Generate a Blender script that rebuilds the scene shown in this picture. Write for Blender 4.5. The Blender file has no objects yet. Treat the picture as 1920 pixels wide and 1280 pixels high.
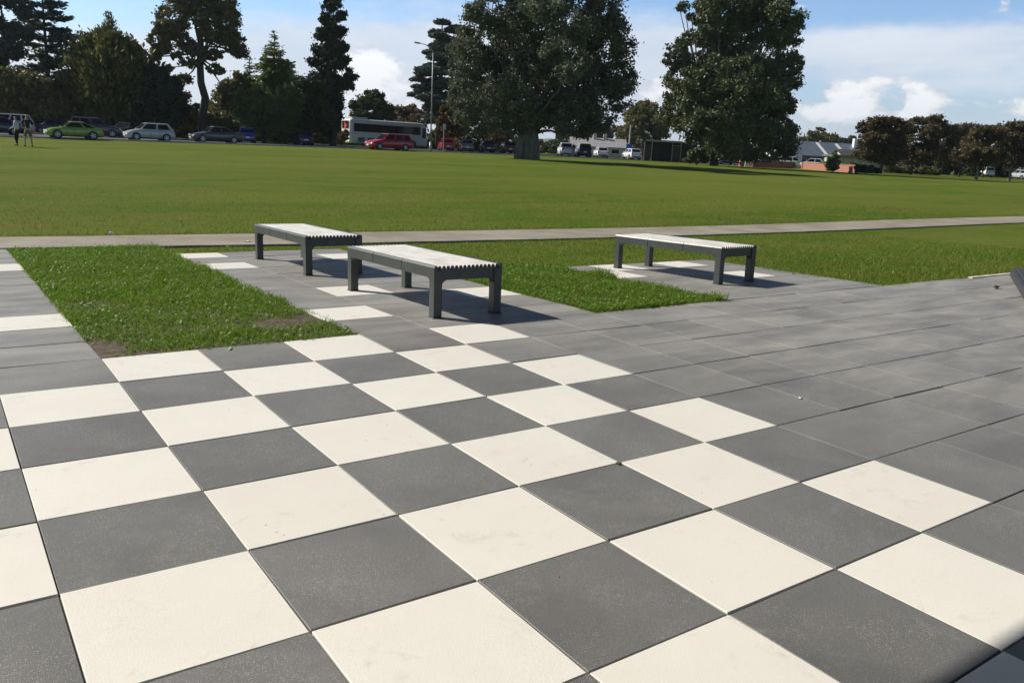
import bpy, bmesh, math, random
import numpy as np
from math import sin, cos, pi, atan2, sqrt, radians, exp
from mathutils import Vector, Matrix

random.seed(7)
RNG = np.random.default_rng(11)
scene = bpy.context.scene
COL = scene.collection

# ------------------------------------------------------------------ camera model (solved from the paving grid)
FPX, PITCH, YAW, ROLL = 1539.1477, 0.2308017, -0.6243857, 0.0525419
CAM = np.array([-0.3928285, -9.4373246, 2.417286]) * 0.6
TX, TY = 0.6, 0.59015                      # paver pitch


def _R():
    a = pi / 2 - PITCH
    rx = np.array([[1, 0, 0], [0, cos(a), -sin(a)], [0, sin(a), cos(a)]])
    rz = lambda t: np.array([[cos(t), -sin(t), 0], [sin(t), cos(t), 0], [0, 0, 1]])
    return rz(YAW) @ rx @ rz(ROLL)


RC = _R()
FW = np.array([sin(-YAW), cos(YAW), 0.0])
RT = np.array([cos(YAW), sin(YAW), 0.0])
TD = [-100, 16, 30, 48, 62, 70, 80, 90, 120, 400]
TZ = [-.2, -.2, 0.0, .26, .5, .62, .70, .74, .76, .76]


def gz(x, y):
    """height of the ground"""
    x = np.asarray(x, float); y = np.asarray(y, float)
    d = (x - CAM[0]) * FW[0] + (y - CAM[1]) * FW[1]
    l = (x - CAM[0]) * RT[0] + (y - CAM[1]) * RT[1]
    zn = -0.0268131 * np.clip(y, 0, 7.5)
    zf = np.interp(d, TD, TZ) + np.where(l < 0, .006 * np.maximum(l, -45), 0) * np.clip((d - 25) / 20, 0, 1)
    t = np.clip((d - 14) / 12, 0, 1); t = t * t * (3 - 2 * t)
    s = np.clip(y / 3, 0, 1); t = t * s * s * (3 - 2 * s)
    return zn * (1 - t) + zf * t


def gzf(x, y):
    return float(gz(x, y))


def ray(u, v):
    return RC @ np.array([(u - 960) / FPX, -(v - 640) / FPX, -1])


def hit(u, v):
    """where the sight line through a pixel of the photograph meets the ground"""
    r = ray(u, v); t = .5; t0 = 0
    while t < 3000:
        p = CAM + r * t
        if p[2] < gzf(p[0], p[1]):
            a, b = t0, t
            for _ in range(40):
                m = (a + b) / 2; p = CAM + r * m
                if p[2] < gzf(p[0], p[1]): b = m
                else: a = m
            p = CAM + r * b
            return Vector((p[0], p[1], gzf(p[0], p[1])))
        t0 = t; t = t * 1.01 + .02
    return None


def at(u, d):
    """ground point in column u at depth d"""
    v = 228 + .0526 * u + 14
    r = ray(u, v); p = CAM + r * (d / float(r @ FW))
    return Vector((p[0], p[1], gzf(p[0], p[1])))


def dep(p):
    return float((np.array(p) - CAM) @ FW)


def view_ang(rot_deg):
    """heading (about z) whose local +X looks along the view turned rot_deg counter-clockwise"""
    return atan2(FW[1], FW[0]) + radians(rot_deg)


# ------------------------------------------------------------------ node helpers
class NT:
    def __init__(s, tree):
        s.t = tree; s.n = tree.nodes; s.l = tree.links
    def new(s, typ, **kw):
        nd = s.n.new(typ)
        for k, v in kw.items():
            if k.startswith('i_'):
                key = k[2:]
                key = int(key) if key.isdigit() else key.replace('_', ' ')
                s.set(nd.inputs[key], v)
            else: setattr(nd, k, v)
        return nd
    def set(s, sock, v):
        if hasattr(v, 'is_output') or isinstance(v, bpy.types.NodeSocket): s.l.new(v, sock)
        else: sock.default_value = v
    def math(s, op, a, b=None, c=None, clamp=False):
        nd = s.n.new('ShaderNodeMath'); nd.operation = op; nd.use_clamp = clamp
        for i, x in enumerate((a, b, c)):
            if x is not None: s.set(nd.inputs[i], x)
        return nd.outputs[0]
    def mix(s, f, a, b, typ='MIX'):
        nd = s.n.new('ShaderNodeMix'); nd.data_type = 'RGBA'; nd.blend_type = typ
        s.set(nd.inputs[0], f)
        for sock, v in ((nd.inputs[6], a), (nd.inputs[7], b)):
            if isinstance(v, (tuple, list)) and len(v) == 3: v = (*v, 1)
            s.set(sock, v)
        return nd.outputs[2]
    def noise(s, vec, scale, detail=3, rough=.55, dist=0.0):
        nd = s.n.new('ShaderNodeTexNoise')
        if vec is not None: s.l.new(vec, nd.inputs['Vector'])
        nd.inputs['Scale'].default_value = scale; nd.inputs['Detail'].default_value = detail
        nd.inputs['Roughness'].default_value = rough; nd.inputs['Distortion'].default_value = dist
        return nd.outputs[0]
    def ramp(s, f, lo, hi, smooth=True):
        nd = s.n.new('ShaderNodeMapRange')
        if smooth: nd.interpolation_type = 'SMOOTHSTEP'
        s.set(nd.inputs[0], f)
        nd.inputs[1].default_value = lo; nd.inputs[2].default_value = hi
        return nd.outputs[0]
    def mapping(s, vec, scale=(1, 1, 1), loc=(0, 0, 0), rot=(0, 0, 0)):
        nd = s.n.new('ShaderNodeMapping'); s.l.new(vec, nd.inputs[0])
        nd.inputs['Scale'].default_value = scale; nd.inputs['Location'].default_value = loc
        nd.inputs['Rotation'].default_value = rot
        return nd.outputs[0]


def newmat(name):
    m = bpy.data.materials.new(name); m.use_nodes = True
    t = NT(m.node_tree); b = m.node_tree.nodes['Principled BSDF']
    return m, t, b


def setp(b, **kw):
    for k, v in kw.items():
        k = k.replace('_', ' ')
        if isinstance(v, tuple) and len(v) == 3: v = (*v, 1)
        b.inputs[k].default_value = v


_MC = {}


def plain(name, col, rough=.5, metal=0.0, var=.12, scale=6.0, coat=0.0, bump=0.0, spec=.5):
    """a procedural material: base colour with a little mottling and uneven gloss"""
    key = (name, col, rough, metal)
    if key in _MC: return _MC[key]
    m, t, b = newmat(name)
    tc = t.new('ShaderNodeTexCoord').outputs['Object']
    n = t.noise(tc, scale, 4)
    d = tuple(c * (1 - var) for c in col); l = tuple(min(1, c * (1 + var)) for c in col)
    t.l.new(t.mix(t.ramp(n, .3, .7), d, l), b.inputs['Base Color'])
    n2 = t.noise(tc, scale * 4, 3)
    r = t.new('ShaderNodeMapRange'); t.l.new(n2, r.inputs[0])
    r.inputs[3].default_value = max(0.02, rough - .08); r.inputs[4].default_value = min(1, rough + .08)
    t.l.new(r.outputs[0], b.inputs['Roughness'])
    setp(b, Metallic=metal, Coat_Weight=coat, Specular_IOR_Level=spec)
    if bump:
        bp = t.new('ShaderNodeBump'); bp.inputs['Strength'].default_value = bump; bp.inputs['Distance'].default_value = .01
        t.l.new(n2, bp.inputs['Height']); t.l.new(bp.outputs[0], b.inputs['Normal'])
    _MC[key] = m
    return m


def leafmat(name, a, b_, trans=.25, scale=.6, rough=.6):
    m, t, b = newmat(name)
    tc = t.new('ShaderNodeTexCoord').outputs['Object']
    g = t.new('ShaderNodeNewGeometry').outputs['Random Per Island']
    n = t.noise(tc, scale, 3)
    f = t.math('ADD', t.math('MULTIPLY', g, .55), t.math('MULTIPLY', t.ramp(n, .3, .7), .45))
    c = t.mix(f, a, b_)
    t.l.new(c, b.inputs['Base Color']); setp(b, Roughness=rough, Specular_IOR_Level=.35)
    tr = t.new('ShaderNodeBsdfTranslucent'); t.l.new(t.mix(.5, c, tuple(x * 1.3 for x in b_)), tr.inputs[0])
    ms = t.new('ShaderNodeMixShader'); ms.inputs[0].default_value = trans
    t.l.new(b.outputs[0], ms.inputs[1]); t.l.new(tr.outputs[0], ms.inputs[2])
    t.l.new(ms.outputs[0], m.node_tree.nodes['Material Output'].inputs[0])
    return m


# ------------------------------------------------------------------ object helpers
def link(name, me, mat=None, parent=None, smooth=False):
    o = bpy.data.objects.new(name, me); COL.objects.link(o)
    if mat is not None:
        for mm in (mat if isinstance(mat, (list, tuple)) else [mat]): me.materials.append(mm)
    if parent is not None: o.parent = parent
    if smooth and len(me.polygons): me.polygons.foreach_set('use_smooth', [True] * len(me.polygons))
    return o


def bmobj(name, bm, mat=None, parent=None, smooth=False):
    bmesh.ops.recalc_face_normals(bm, faces=bm.faces[:])
    me = bpy.data.meshes.new(name); bm.to_mesh(me); bm.free()
    return link(name, me, mat, parent, smooth)


def npmesh(name, V, faces_n, k, mat, parent=None, midx=None):
    """V: (n,3); faces_n: (m,k) indices"""
    me = bpy.data.meshes.new(name)
    me.vertices.add(len(V)); me.vertices.foreach_set('co', np.asarray(V, np.float32).ravel())
    m = len(faces_n)
    me.loops.add(m * k); me.loops.foreach_set('vertex_index', np.asarray(faces_n, np.int32).ravel())
    me.polygons.add(m); me.polygons.foreach_set('loop_start', np.arange(0, m * k, k, dtype=np.int32))
    me.polygons.foreach_set('loop_total', np.full(m, k, np.int32))
    o = link(name, me, mat, parent)
    if midx is not None: me.polygons.foreach_set('material_index', np.asarray(midx, np.int32))
    me.update(calc_edges=True)
    return o


def tag(o, label, cat, group=None, kind=None):
    o['label'] = label; o['category'] = cat
    if group: o['group'] = group
    if kind: o['kind'] = kind
    return o


def structure(o):
    o['kind'] = 'structure'; return o


def thing(name, label, cat, loc=(0, 0, 0), rz=0.0, group=None):
    o = bpy.data.objects.new(name, None); COL.objects.link(o)
    o.location = loc; o.rotation_euler = (0, 0, rz); o.empty_display_size = .2
    return tag(o, label, cat, group)


def copy_tree(o, parent=None):
    c = o.copy(); COL.objects.link(c)
    if parent is not None: c.parent = parent
    for ch in list(o.children): copy_tree(ch, c)
    return c


def box(bm, c, s, rot=None, bevel=0.0, seg=1):
    """box centred at c with full size s"""
    mat = Matrix.Translation(c) @ (rot.to_4x4() if rot is not None else Matrix()) @ Matrix.Diagonal((*s, 1))
    r = bmesh.ops.create_cube(bm, size=1, matrix=mat)
    if bevel > 0:
        es = list({e for v in r['verts'] for e in v.link_edges})
        bmesh.ops.bevel(bm, geom=es, offset=bevel, segments=seg, affect='EDGES', profile=.5)


def tube(bm, pts, radii, n=8, cap=True):
    pts = [Vector(p) for p in pts]
    rings = []
    up = None
    for i, p in enumerate(pts):
        d = (pts[min(i + 1, len(pts) - 1)] - pts[max(i - 1, 0)])
        if d.length < 1e-9: d = Vector((0, 0, 1))
        d.normalize()
        if up is None:
            up = Vector((1, 0, 0)) if abs(d.x) < .9 else Vector((0, 1, 0))
        a = (up - d * up.dot(d))
        if a.length < 1e-6: a = d.orthogonal()
        a.normalize(); b = d.cross(a); up = a
        r = radii[i] if hasattr(radii, '__len__') else radii
        rings.append([bm.verts.new(p + (a * cos(2 * pi * k / n) + b * sin(2 * pi * k / n)) * r) for k in range(n)])
    for i in range(len(rings) - 1):
        for k in range(n):
            bm.faces.new((rings[i][k], rings[i][(k + 1) % n], rings[i + 1][(k + 1) % n], rings[i + 1][k]))
    if cap and n > 2:
        bm.faces.new(rings[0][::-1]); bm.faces.new(rings[-1])


def prism(bm, poly, axis_vec, both=True):
    """extrude a planar polygon (list of Vectors) along axis_vec"""
    a = [bm.verts.new(Vector(p)) for p in poly]; b = [bm.verts.new(Vector(p) + Vector(axis_vec)) for p in poly]
    bm.faces.new(a[::-1]); bm.faces.new(b)
    n = len(a)
    for i in range(n): bm.faces.new((a[i], a[(i + 1) % n], b[(i + 1) % n], b[i]))


# ------------------------------------------------------------------ world and sun
SUN_XY = np.array([-.605, .796]); SUN_EL = radians(37)
w = bpy.data.worlds.new('World'); scene.world = w; w.use_nodes = True
wt = NT(w.node_tree); bg = w.node_tree.nodes['Background']
SKY_STR = 0.075
K = 1 / SKY_STR
bg.inputs[1].default_value = SKY_STR
sky = wt.new('ShaderNodeTexSky'); sky.sky_type = 'NISHITA'; sky.sun_disc = False
sky.sun_elevation = SUN_EL; sky.sun_rotation = atan2(SUN_XY[0], SUN_XY[1])
sky.air_density = 1.0; sky.dust_density = .4; sky.ozone_density = 2.5; sky.altitude = 50
gen = wt.new('ShaderNodeTexCoord').outputs['Generated']


def dotc(v):
    nd = wt.new('ShaderNodeVectorMath', operation='DOT_PRODUCT'); wt.l.new(gen, nd.inputs[0]); nd.inputs[1].default_value = tuple(v)
    return nd.outputs['Value']


s_f, s_r, s_z = dotc(FW), dotc(RT), dotc((0, 0, 1))
az = wt.math('ARCTAN2', s_r, s_f); el = wt.math('ARCSINE', s_z)


def pa(x): return math.atan((x - 960) / FPX / cos(PITCH))
def pe(x, y):
    r = ray(x, y); return math.asin(r[2] / np.linalg.norm(r))


def gauss(px, py, rx, ry, amp, tilt=0.0):
    a0, e0 = pa(px), pe(px, py)
    da = wt.math('SUBTRACT', az, a0); de = wt.math('SUBTRACT', el, e0)
    if tilt: de = wt.math('SUBTRACT', de, wt.math('MULTIPLY', da, tilt))
    qa = wt.math('MULTIPLY', da, FPX / rx); qe = wt.math('MULTIPLY', de, FPX / ry)
    q = wt.math('ADD', wt.math('MULTIPLY', qa, qa), wt.math('MULTIPLY', qe, qe))
    return wt.math('MULTIPLY', wt.math('EXPONENT', wt.math('MULTIPLY', q, -1)), amp)


cv = wt.new('ShaderNodeCombineXYZ'); wt.l.new(az, cv.inputs[0]); wt.l.new(el, cv.inputs[1])
cvo = cv.outputs[0]
streak = wt.noise(wt.mapping(cvo, (4.0, 17, 1), (0, 0, 0), (0, 0, .06)), 1.0, 5, .55, .4)
puff = wt.noise(wt.mapping(cvo, (24, 40, 1)), 1.0, 6, .6, .3)
fine = wt.noise(wt.mapping(cvo, (30, 60, 1), (3, 7, 0)), 1.0, 5, .6, .2)
# thin sheet of high cloud
sheet = None
for g in [(620, 130, 380, 110, 1.55), (900, 110, 200, 90, .6), (1190, 135, 210, 95, 1.45), (1640, 95, 260, 42, .75), (1890, 130, 150, 40, .45), (1560, 150, 130, 30, .35), (1800, 60, 160, 18, .3), (1560, 85, 160, 26, .4), (1900, 60, 160, 25, .35),
          (330, 170, 170, 60, .6), (60, 120, 130, 80, .5), (1700, 230, 500, 45, .35), (640, 20, 170, 28, -.55), (1300, -30, 700, 60, -.8),
          (150, -20, 330, 110, -.6), (790, 130, 40, 25, -.25)]:
    v = gauss(*g); sheet = v if sheet is None else wt.math('ADD', sheet, v)
sheet = wt.math('ADD', sheet, wt.math('ADD', wt.math('MULTIPLY', wt.math('SUBTRACT', streak, .5), 2.0), wt.math('MULTIPLY', wt.math('SUBTRACT', puff, .5), .9)))
sheet_m = wt.ramp(sheet, -.05, 1.0)
# cumulus heads
cum = None
for g in [(680, 120, 55, 42, .9), (735, 175, 95, 50, .7), (640, 160, 60, 40, .5), (1200, 175, 55, 28, .9), (1535, 186, 60, 24, .9), (1490, 210, 70, 20, .7), (1655, 192, 34, 26, .95), (1600, 215, 160, 14, .38),
          (1890, 205, 50, 20, .9), (1780, 200, 110, 18, .6), (1580, 155, 60, 14, .45), (270, 115, 45, 32, .85), (300, 150, 60, 30, .6), (90, 80, 60, 35, .6), (700, 230, 300, 26, .40), (1900, 120, 60, 18, .25)]:
    v = gauss(*g); cum = v if cum is None else wt.math('ADD', cum, v)
cum = wt.math('ADD', cum, wt.math('MULTIPLY', wt.math('SUBTRACT', puff, .5), 2.4))
cum_m = wt.ramp(cum, .36, .72)
lowband = wt.ramp(el, .26, .17)            # both kinds of cloud lie low; overhead the sky is clear
sheet_m = wt.math('MULTIPLY', sheet_m, lowband); cum_m = wt.math('MULTIPLY', cum_m, lowband)
c_sheet = wt.mix(wt.ramp(streak, .3, .7), (.56 * K, .62 * K, .71 * K), (.74 * K, .77 * K, .82 * K))
c_cum = wt.mix(wt.ramp(wt.math('ADD', wt.math('MULTIPLY', fine, .6), wt.math('MULTIPLY', cum, .4)), .35, .72), (.46 * K, .50 * K, .58 * K), (.98 * K, .98 * K, .98 * K))
skyc = wt.mix(1.0, sky.outputs[0], (.76, .95, 1.18), 'MULTIPLY')
lowsky = wt.ramp(el, .36, .17)
skyc = wt.mix(1.0, skyc, wt.mix(lowsky, (.26, .27, .28), (1.62, 1.55, 1.5)), 'MULTIPLY')
skyc = wt.mix(wt.math('MULTIPLY', wt.ramp(el, .085, .0), .85), skyc, (.50 * K, .58 * K, .68 * K))
c1 = wt.mix(wt.math('MULTIPLY', sheet_m, .86), skyc, c_sheet)
c2 = wt.mix(wt.math('MULTIPLY', cum_m, .92), c1, c_cum)
wt.l.new(c2, bg.inputs[0])

sd = bpy.data.lights.new('sun', 'SUN'); sd.energy = 4.9; sd.angle = radians(.53); sd.color = (1, .94, .84)
so = bpy.data.objects.new('sun', sd); COL.objects.link(so)
sv = Vector((SUN_XY[0] * cos(SUN_EL), SUN_XY[1] * cos(SUN_EL), sin(SUN_EL)))
so.rotation_euler = sv.to_track_quat('Z', 'Y').to_euler(); so.location = sv * 60

# ------------------------------------------------------------------ camera
cd = bpy.data.cameras.new('camera'); cam = bpy.data.objects.new('camera', cd); COL.objects.link(cam)
cd.sensor_width = 36; cd.lens = FPX / 1920 * 36; cd.clip_start = .05; cd.clip_end = 20000
M = Matrix([[*RC[0], CAM[0]], [*RC[1], CAM[1]], [*RC[2], CAM[2]], [0, 0, 0, 1]])
cam.matrix_world = M
scene.camera = cam
scene.view_settings.view_transform = 'Standard'; scene.view_settings.look = 'None'
scene.view_settings.exposure = 0.35; scene.view_settings.gamma = 1

# ------------------------------------------------------------------ ground
def grass_colour(t, tc):
    """shared colour field of the lawn, by world position"""
    big = t.noise(t.mapping(tc, (.05, .17, 1)), 1.0, 4, .6)
    mid = t.noise(t.mapping(tc, (.45, .8, 1), (5, 3, 0)), 1.0, 4, .6)
    sm = t.noise(tc, 5.0, 4, .65)
    c = t.mix(t.ramp(big, .36, .64), (.078, .142, .012), (.152, .184, .030))
    c = t.mix(t.math('MULTIPLY', t.ramp(mid, .38, .66), .75), c, (.170, .160, .042))
    c = t.mix(t.math('MULTIPLY', t.ramp(sm, .35, .75), .45), c, (.074, .122, .010))
    return c, sm


m_lawn, t, b = newmat('lawn_grass')
tc = t.new('ShaderNodeNewGeometry').outputs['Position']
c, sm = grass_colour(t, tc)
fineN = t.noise(tc, 38.0, 4, .7)
c = t.mix(t.math('MULTIPLY', t.ramp(t.noise(t.mapping(tc, (.035, .55, 1), (2, 8, 0)), 1.0, 3, .6), .45, .65), .24), c, (.160, .194, .034))
c = t.mix(t.math('MULTIPLY', t.ramp(fineN, .35, .7), .4), c, (.040, .064, .006))
t.l.new(c, b.inputs['Base Color']); setp(b, Roughness=.9, Specular_IOR_Level=.04)
bp = t.new('ShaderNodeBump'); bp.inputs['Strength'].default_value = .8; bp.inputs['Distance'].default_value = .04
t.l.new(t.math('ADD', fineN, t.math('MULTIPLY', sm, .7)), bp.inputs['Height']); t.l.new(bp.outputs[0], b.inputs['Normal'])

xs = sorted(set([-4000, -1500, -600, -250, -120, -70, -45] + list(np.arange(-30, -6, 3.)) + list(np.arange(-6, 24, .6)) + list(np.arange(24, 60, 2.)) + list(np.arange(60, 150, 5.)) + [170, 200, 260, 400, 700, 1500, 4000]))
ys = sorted(set([-400, -60, -20, -10, -6, -3, -1.5] + list(np.arange(0, 7.5, .5)) + list(np.arange(7.5, 24, .75)) + list(np.arange(24, 120, 2.)) + [125, 135, 150, 180, 240, 400, 800, 2000, 5000]))
XX, YY = np.meshgrid(xs, ys)
ZZ = gz(XX, YY) - .022
V = np.c_[XX.ravel(), YY.ravel(), ZZ.ravel()]
nx = len(xs)
ii = np.array([(j * nx + i, j * nx + i + 1, (j + 1) * nx + i + 1, (j + 1) * nx + i) for j in range(len(ys) - 1) for i in range(nx - 1)])
o = structure(npmesh('lawn', V, ii, 4, m_lawn)); o.data.polygons.foreach_set('use_smooth', [True] * len(o.data.polygons))


def strip_mesh(name, near, far, mat, dz, thick=0.0, n=60):
    """ribbon on the ground between two polylines given as (x,y) lists of equal length"""
    bm = bmesh.new(); rows = []
    for (a, b_) in zip(near, far):
        row = []
        for k in range(5):
            f = k / 4; x = a[0] + (b_[0] - a[0]) * f; y = a[1] + (b_[1] - a[1]) * f
            row.append(bm.verts.new((x, y, gzf(x, y) + dz)))
        if thick:
            row = [bm.verts.new(row[0].co - Vector((0, 0, thick)))] + row + [bm.verts.new(row[-1].co - Vector((0, 0, thick)))]
        rows.append(row)
    for i in range(len(rows) - 1):
        for k in range(len(rows[0]) - 1):
            bm.faces.new((rows[i][k], rows[i + 1][k], rows[i + 1][k + 1], rows[i][k + 1]))
    return bmobj(name, bm, mat)


# concrete footpath across the lawn
m_path, t, b = newmat('path_concrete')
tc = t.new('ShaderNodeNewGeometry').outputs['Position']
n1 = t.noise(tc, 1.1, 5, .6); n2 = t.noise(tc, 60, 4, .7)
c = t.mix(t.ramp(n1, .3, .7), (.22, .195, .150), (.34, .305, .245)); c = t.mix(t.math('MULTIPLY', t.ramp(n2, .4, .75), .5), c, (.12, .11, .09))
t.l.new(c, b.inputs['Base Color']); setp(b, Roughness=.9)
bp = t.new('ShaderNodeBump'); bp.inputs['Strength'].default_value = .5; bp.inputs['Distance'].default_value = .006; t.l.new(n2, bp.inputs['Height']); t.l.new(bp.outputs[0], b.inputs['Normal'])
pxs = list(np.arange(-25, 60, .7))
def path_near(x): return float(np.interp(x, [-20, .5, 2.5, 5, 8.9, 15, 28, 60], [7.6, 7.06, 6.86, 6.62, 6.50, 6.55, 6.60, 6.7]))
def path_far(x): return float(np.interp(x, [-20, .6, 2.8, 5.9, 10.2, 16.7, 31.7, 60], [8.7, 8.40, 8.33, 8.27, 8.20, 8.05, 8.10, 8.2]))
structure(strip_mesh('path', [(x, path_near(x) + .03 * sin(x * 5.1) * random.random()) for x in pxs], [(x, path_far(x)) for x in pxs], m_path, .012, .06))

# ------------------------------------------------------------------ paving
def pave_layout():
    """(col,row) of every paver; negative rows are the open plaza"""
    L = []
    for r in range(-17, 0):
        for c_ in range(-12, 34): L.append((c_, r))
    for r in range(0, 12):
        for c_ in range(-12, 1): L.append((c_, r))
    for r in range(0, 10):
        for c_ in range(4, 8): L.append((c_, r))
    for r in range(0, 5):
        for c_ in range(11, 16): L.append((c_, r))
    return L


WHITE = {(4, 1), (5, 3), (4, 7), (4, 9), (7, 2), (7, 8), (0, 2), (0, 8), (12, 4), (11, 3), (14, 4), (14, 2), (-2, 2), (-2, 8)}
def is_white(c_, r):
    if r < 0: return (c_ + r) % 2 == 0 and c_ <= 5 and c_ >= -7 and not (r < -12)
    return (c_, r) in WHITE


bm = bmesh.new()
for (c_, r) in pave_layout():
    g1, g2 = random.uniform(.0018, .0036), random.uniform(.0026, .0058)
    x0, x1 = c_ * TX + g1, (c_ + 1) * TX - g1
    y0, y1 = r * TY + g2, (r + 1) * TY - g2
    dz = random.gauss(0, .0009); tx, ty = random.gauss(0, .0010), random.gauss(0, .0012)
    cx, cy = (x0 + x1) / 2, (y0 + y1) / 2
    def P(x, y, off=0.0, ins=0.0):
        xx = x + (ins if x < cx else -ins); yy = y + (ins if y < cy else -ins)
        zz = -0.0268131 * max(yy, 0)
        return bm.verts.new((xx, yy, zz + dz + tx * (1 if x > cx else -1) + ty * (1 if y > cy else -1) + off))
    top = [P(x, y, 0, .0016) for x, y in ((x0, y0), (x1, y0), (x1, y1), (x0, y1))]
    md = [P(x, y, -.0016) for x, y in ((x0, y0), (x1, y0), (x1, y1), (x0, y1))]
    bt = [P(x, y, -.04) for x, y in ((x0, y0), (x1, y0), (x1, y1), (x0, y1))]
    mi = 0 if is_white(c_, r) else 1
    f = bm.faces.new(top); f.material_index = mi
    for a, b_ in ((top, md), (md, bt)):
        for k in range(4):
            f = bm.faces.new((b_[k], b_[(k + 1) % 4], a[(k + 1) % 4], a[k])); f.material_index = mi


def paver(name, ca, cb, speck, stain, dirt, pale_zone=False):
    m, t, b = newmat(name)
    g = t.new('ShaderNodeNewGeometry'); tc = g.outputs['Position']; isl = g.outputs['Random Per Island']
    n0 = t.noise(tc, 1.6, 5, .6, .6); n1 = t.noise(tc, 7, 5, .65); n2 = t.noise(tc, 170, 3, .7)
    f = t.math('ADD', t.math('MULTIPLY', t.ramp(n0, .28, .72), .45), t.math('ADD', t.math('MULTIPLY', isl, .55), t.math('MULTIPLY', n1, .25)))
    c = t.mix(f, ca, cb)
    c = t.mix(t.math('MULTIPLY', t.ramp(n2, .42, .72), .38), c, stain)
    vo = t.new('ShaderNodeTexVoronoi'); vo.inputs['Scale'].default_value = 270; t.l.new(tc, vo.inputs['Vector'])
    rnd = t.new('ShaderNodeSeparateColor'); t.l.new(vo.outputs['Color'], rnd.inputs[0])
    patch = t.ramp(t.noise(tc, 3.2, 4, .6), .35, .7)
    sp = t.math('MULTIPLY', t.math('MULTIPLY', t.ramp(vo.outputs['Distance'], .42, .25), t.ramp(rnd.outputs[0], .62, .9)), t.math('ADD', .25, t.math('MULTIPLY', patch, .75)))
    c = t.mix(t.math('MULTIPLY', sp, speck[3]), c, speck[:3])
    c = t.mix(t.math('MULTIPLY', t.ramp(t.noise(t.mapping(tc, (1, 1, 1), (9, 4, 2)), 4.5, 6, .72, 1.2), .56, .76), dirt[3]), c, dirt[:3])
    if pale_zone:
        # paler streaky tone on the plain paving and between the benches
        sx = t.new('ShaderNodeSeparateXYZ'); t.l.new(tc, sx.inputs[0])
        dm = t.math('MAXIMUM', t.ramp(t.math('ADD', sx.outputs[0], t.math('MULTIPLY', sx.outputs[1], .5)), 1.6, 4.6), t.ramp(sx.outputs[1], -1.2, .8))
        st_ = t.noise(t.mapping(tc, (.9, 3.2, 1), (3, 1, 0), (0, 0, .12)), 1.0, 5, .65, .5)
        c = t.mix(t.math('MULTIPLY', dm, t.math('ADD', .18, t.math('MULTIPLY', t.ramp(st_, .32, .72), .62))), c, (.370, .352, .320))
    vd = t.new('ShaderNodeTexVoronoi'); vd.inputs['Scale'].default_value = 7; t.l.new(tc, vd.inputs['Vector'])
    c = t.mix(t.math('MULTIPLY', t.ramp(vd.outputs['Distance'], .045, .02), .6), c, (.10, .085, .06))
    t.l.new(c, b.inputs['Base Color'])
    rr = t.new('ShaderNodeMapRange'); t.l.new(n1, rr.inputs[0]); rr.inputs[3].default_value = .42; rr.inputs[4].default_value = .66
    t.l.new(rr.outputs[0], b.inputs['Roughness']); setp(b, Specular_IOR_Level=.5)
    bp = t.new('ShaderNodeBump'); bp.inputs['Strength'].default_value = .35; bp.inputs['Distance'].default_value = .002
    t.l.new(n2, bp.inputs['Height']); t.l.new(bp.outputs[0], b.inputs['Normal'])
    return m


m_white = paver('paver_cream', (.715, .688, .628), (.785, .762, .705), (.8, .77, .68, .15), (.60, .55, .45), (.44, .40, .33, .5))
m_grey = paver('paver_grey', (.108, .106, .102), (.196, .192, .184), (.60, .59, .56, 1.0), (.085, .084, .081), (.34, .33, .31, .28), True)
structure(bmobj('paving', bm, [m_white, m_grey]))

m_soil = plain('soil_earth', (.085, .062, .042), .95, var=.45, scale=14, bump=.9)
m_bed = plain('bedding_sand', (.075, .068, .055), .95, var=.3, scale=30)
# sand bed seen in the joints
bm = bmesh.new()
for (x0, x1, y0, y1) in ((-12 * TX, 34 * TX, -17 * TY, 0), (-12 * TX, TX, 0.002, 12 * TY), (4 * TX, 8 * TX, 0.002, 10 * TY), (11 * TX, 16 * TX, .002, 5 * TY)):
    vs = [bm.verts.new((x, y, -.0268131 * max(y, 0) - .010)) for x, y in ((x0, y0), (x1, y0), (x1, y1), (x0, y1))]
    bm.faces.new(vs)
structure(bmobj('bedding', bm, m_bed))


# soil under the two grassed beds
def soil_sheet(poly_x0, poly_x1, y0, y1):
    bm = bmesh.new(); n = 46; k = int(n * (y1 - y0) / (poly_x1 - poly_x0)) + 2
    vs = [[None] * (n + 1) for _ in range(k + 1)]
    for j in range(k + 1):
        for i in range(n + 1):
            x = poly_x0 + (poly_x1 - poly_x0) * i / n; y = y0 + (y1 - y0) * j / k
            e = 1 if 0 < i < n and 0 < j < k else 0
            vs[j][i] = bm.verts.new((x, y, -.0268131 * y - .012 + e * random.uniform(-.004, .012)))
    for j in range(k):
        for i in range(n): bm.faces.new((vs[j][i], vs[j][i + 1], vs[j + 1][i + 1], vs[j + 1][i]))
    return structure(bmobj('soil', bm, m_soil, smooth=True))


soil_sheet(.604, 2.396, .004, 2.4)
soil_sheet(4.804, 6.596, .004, 1.2)


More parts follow.
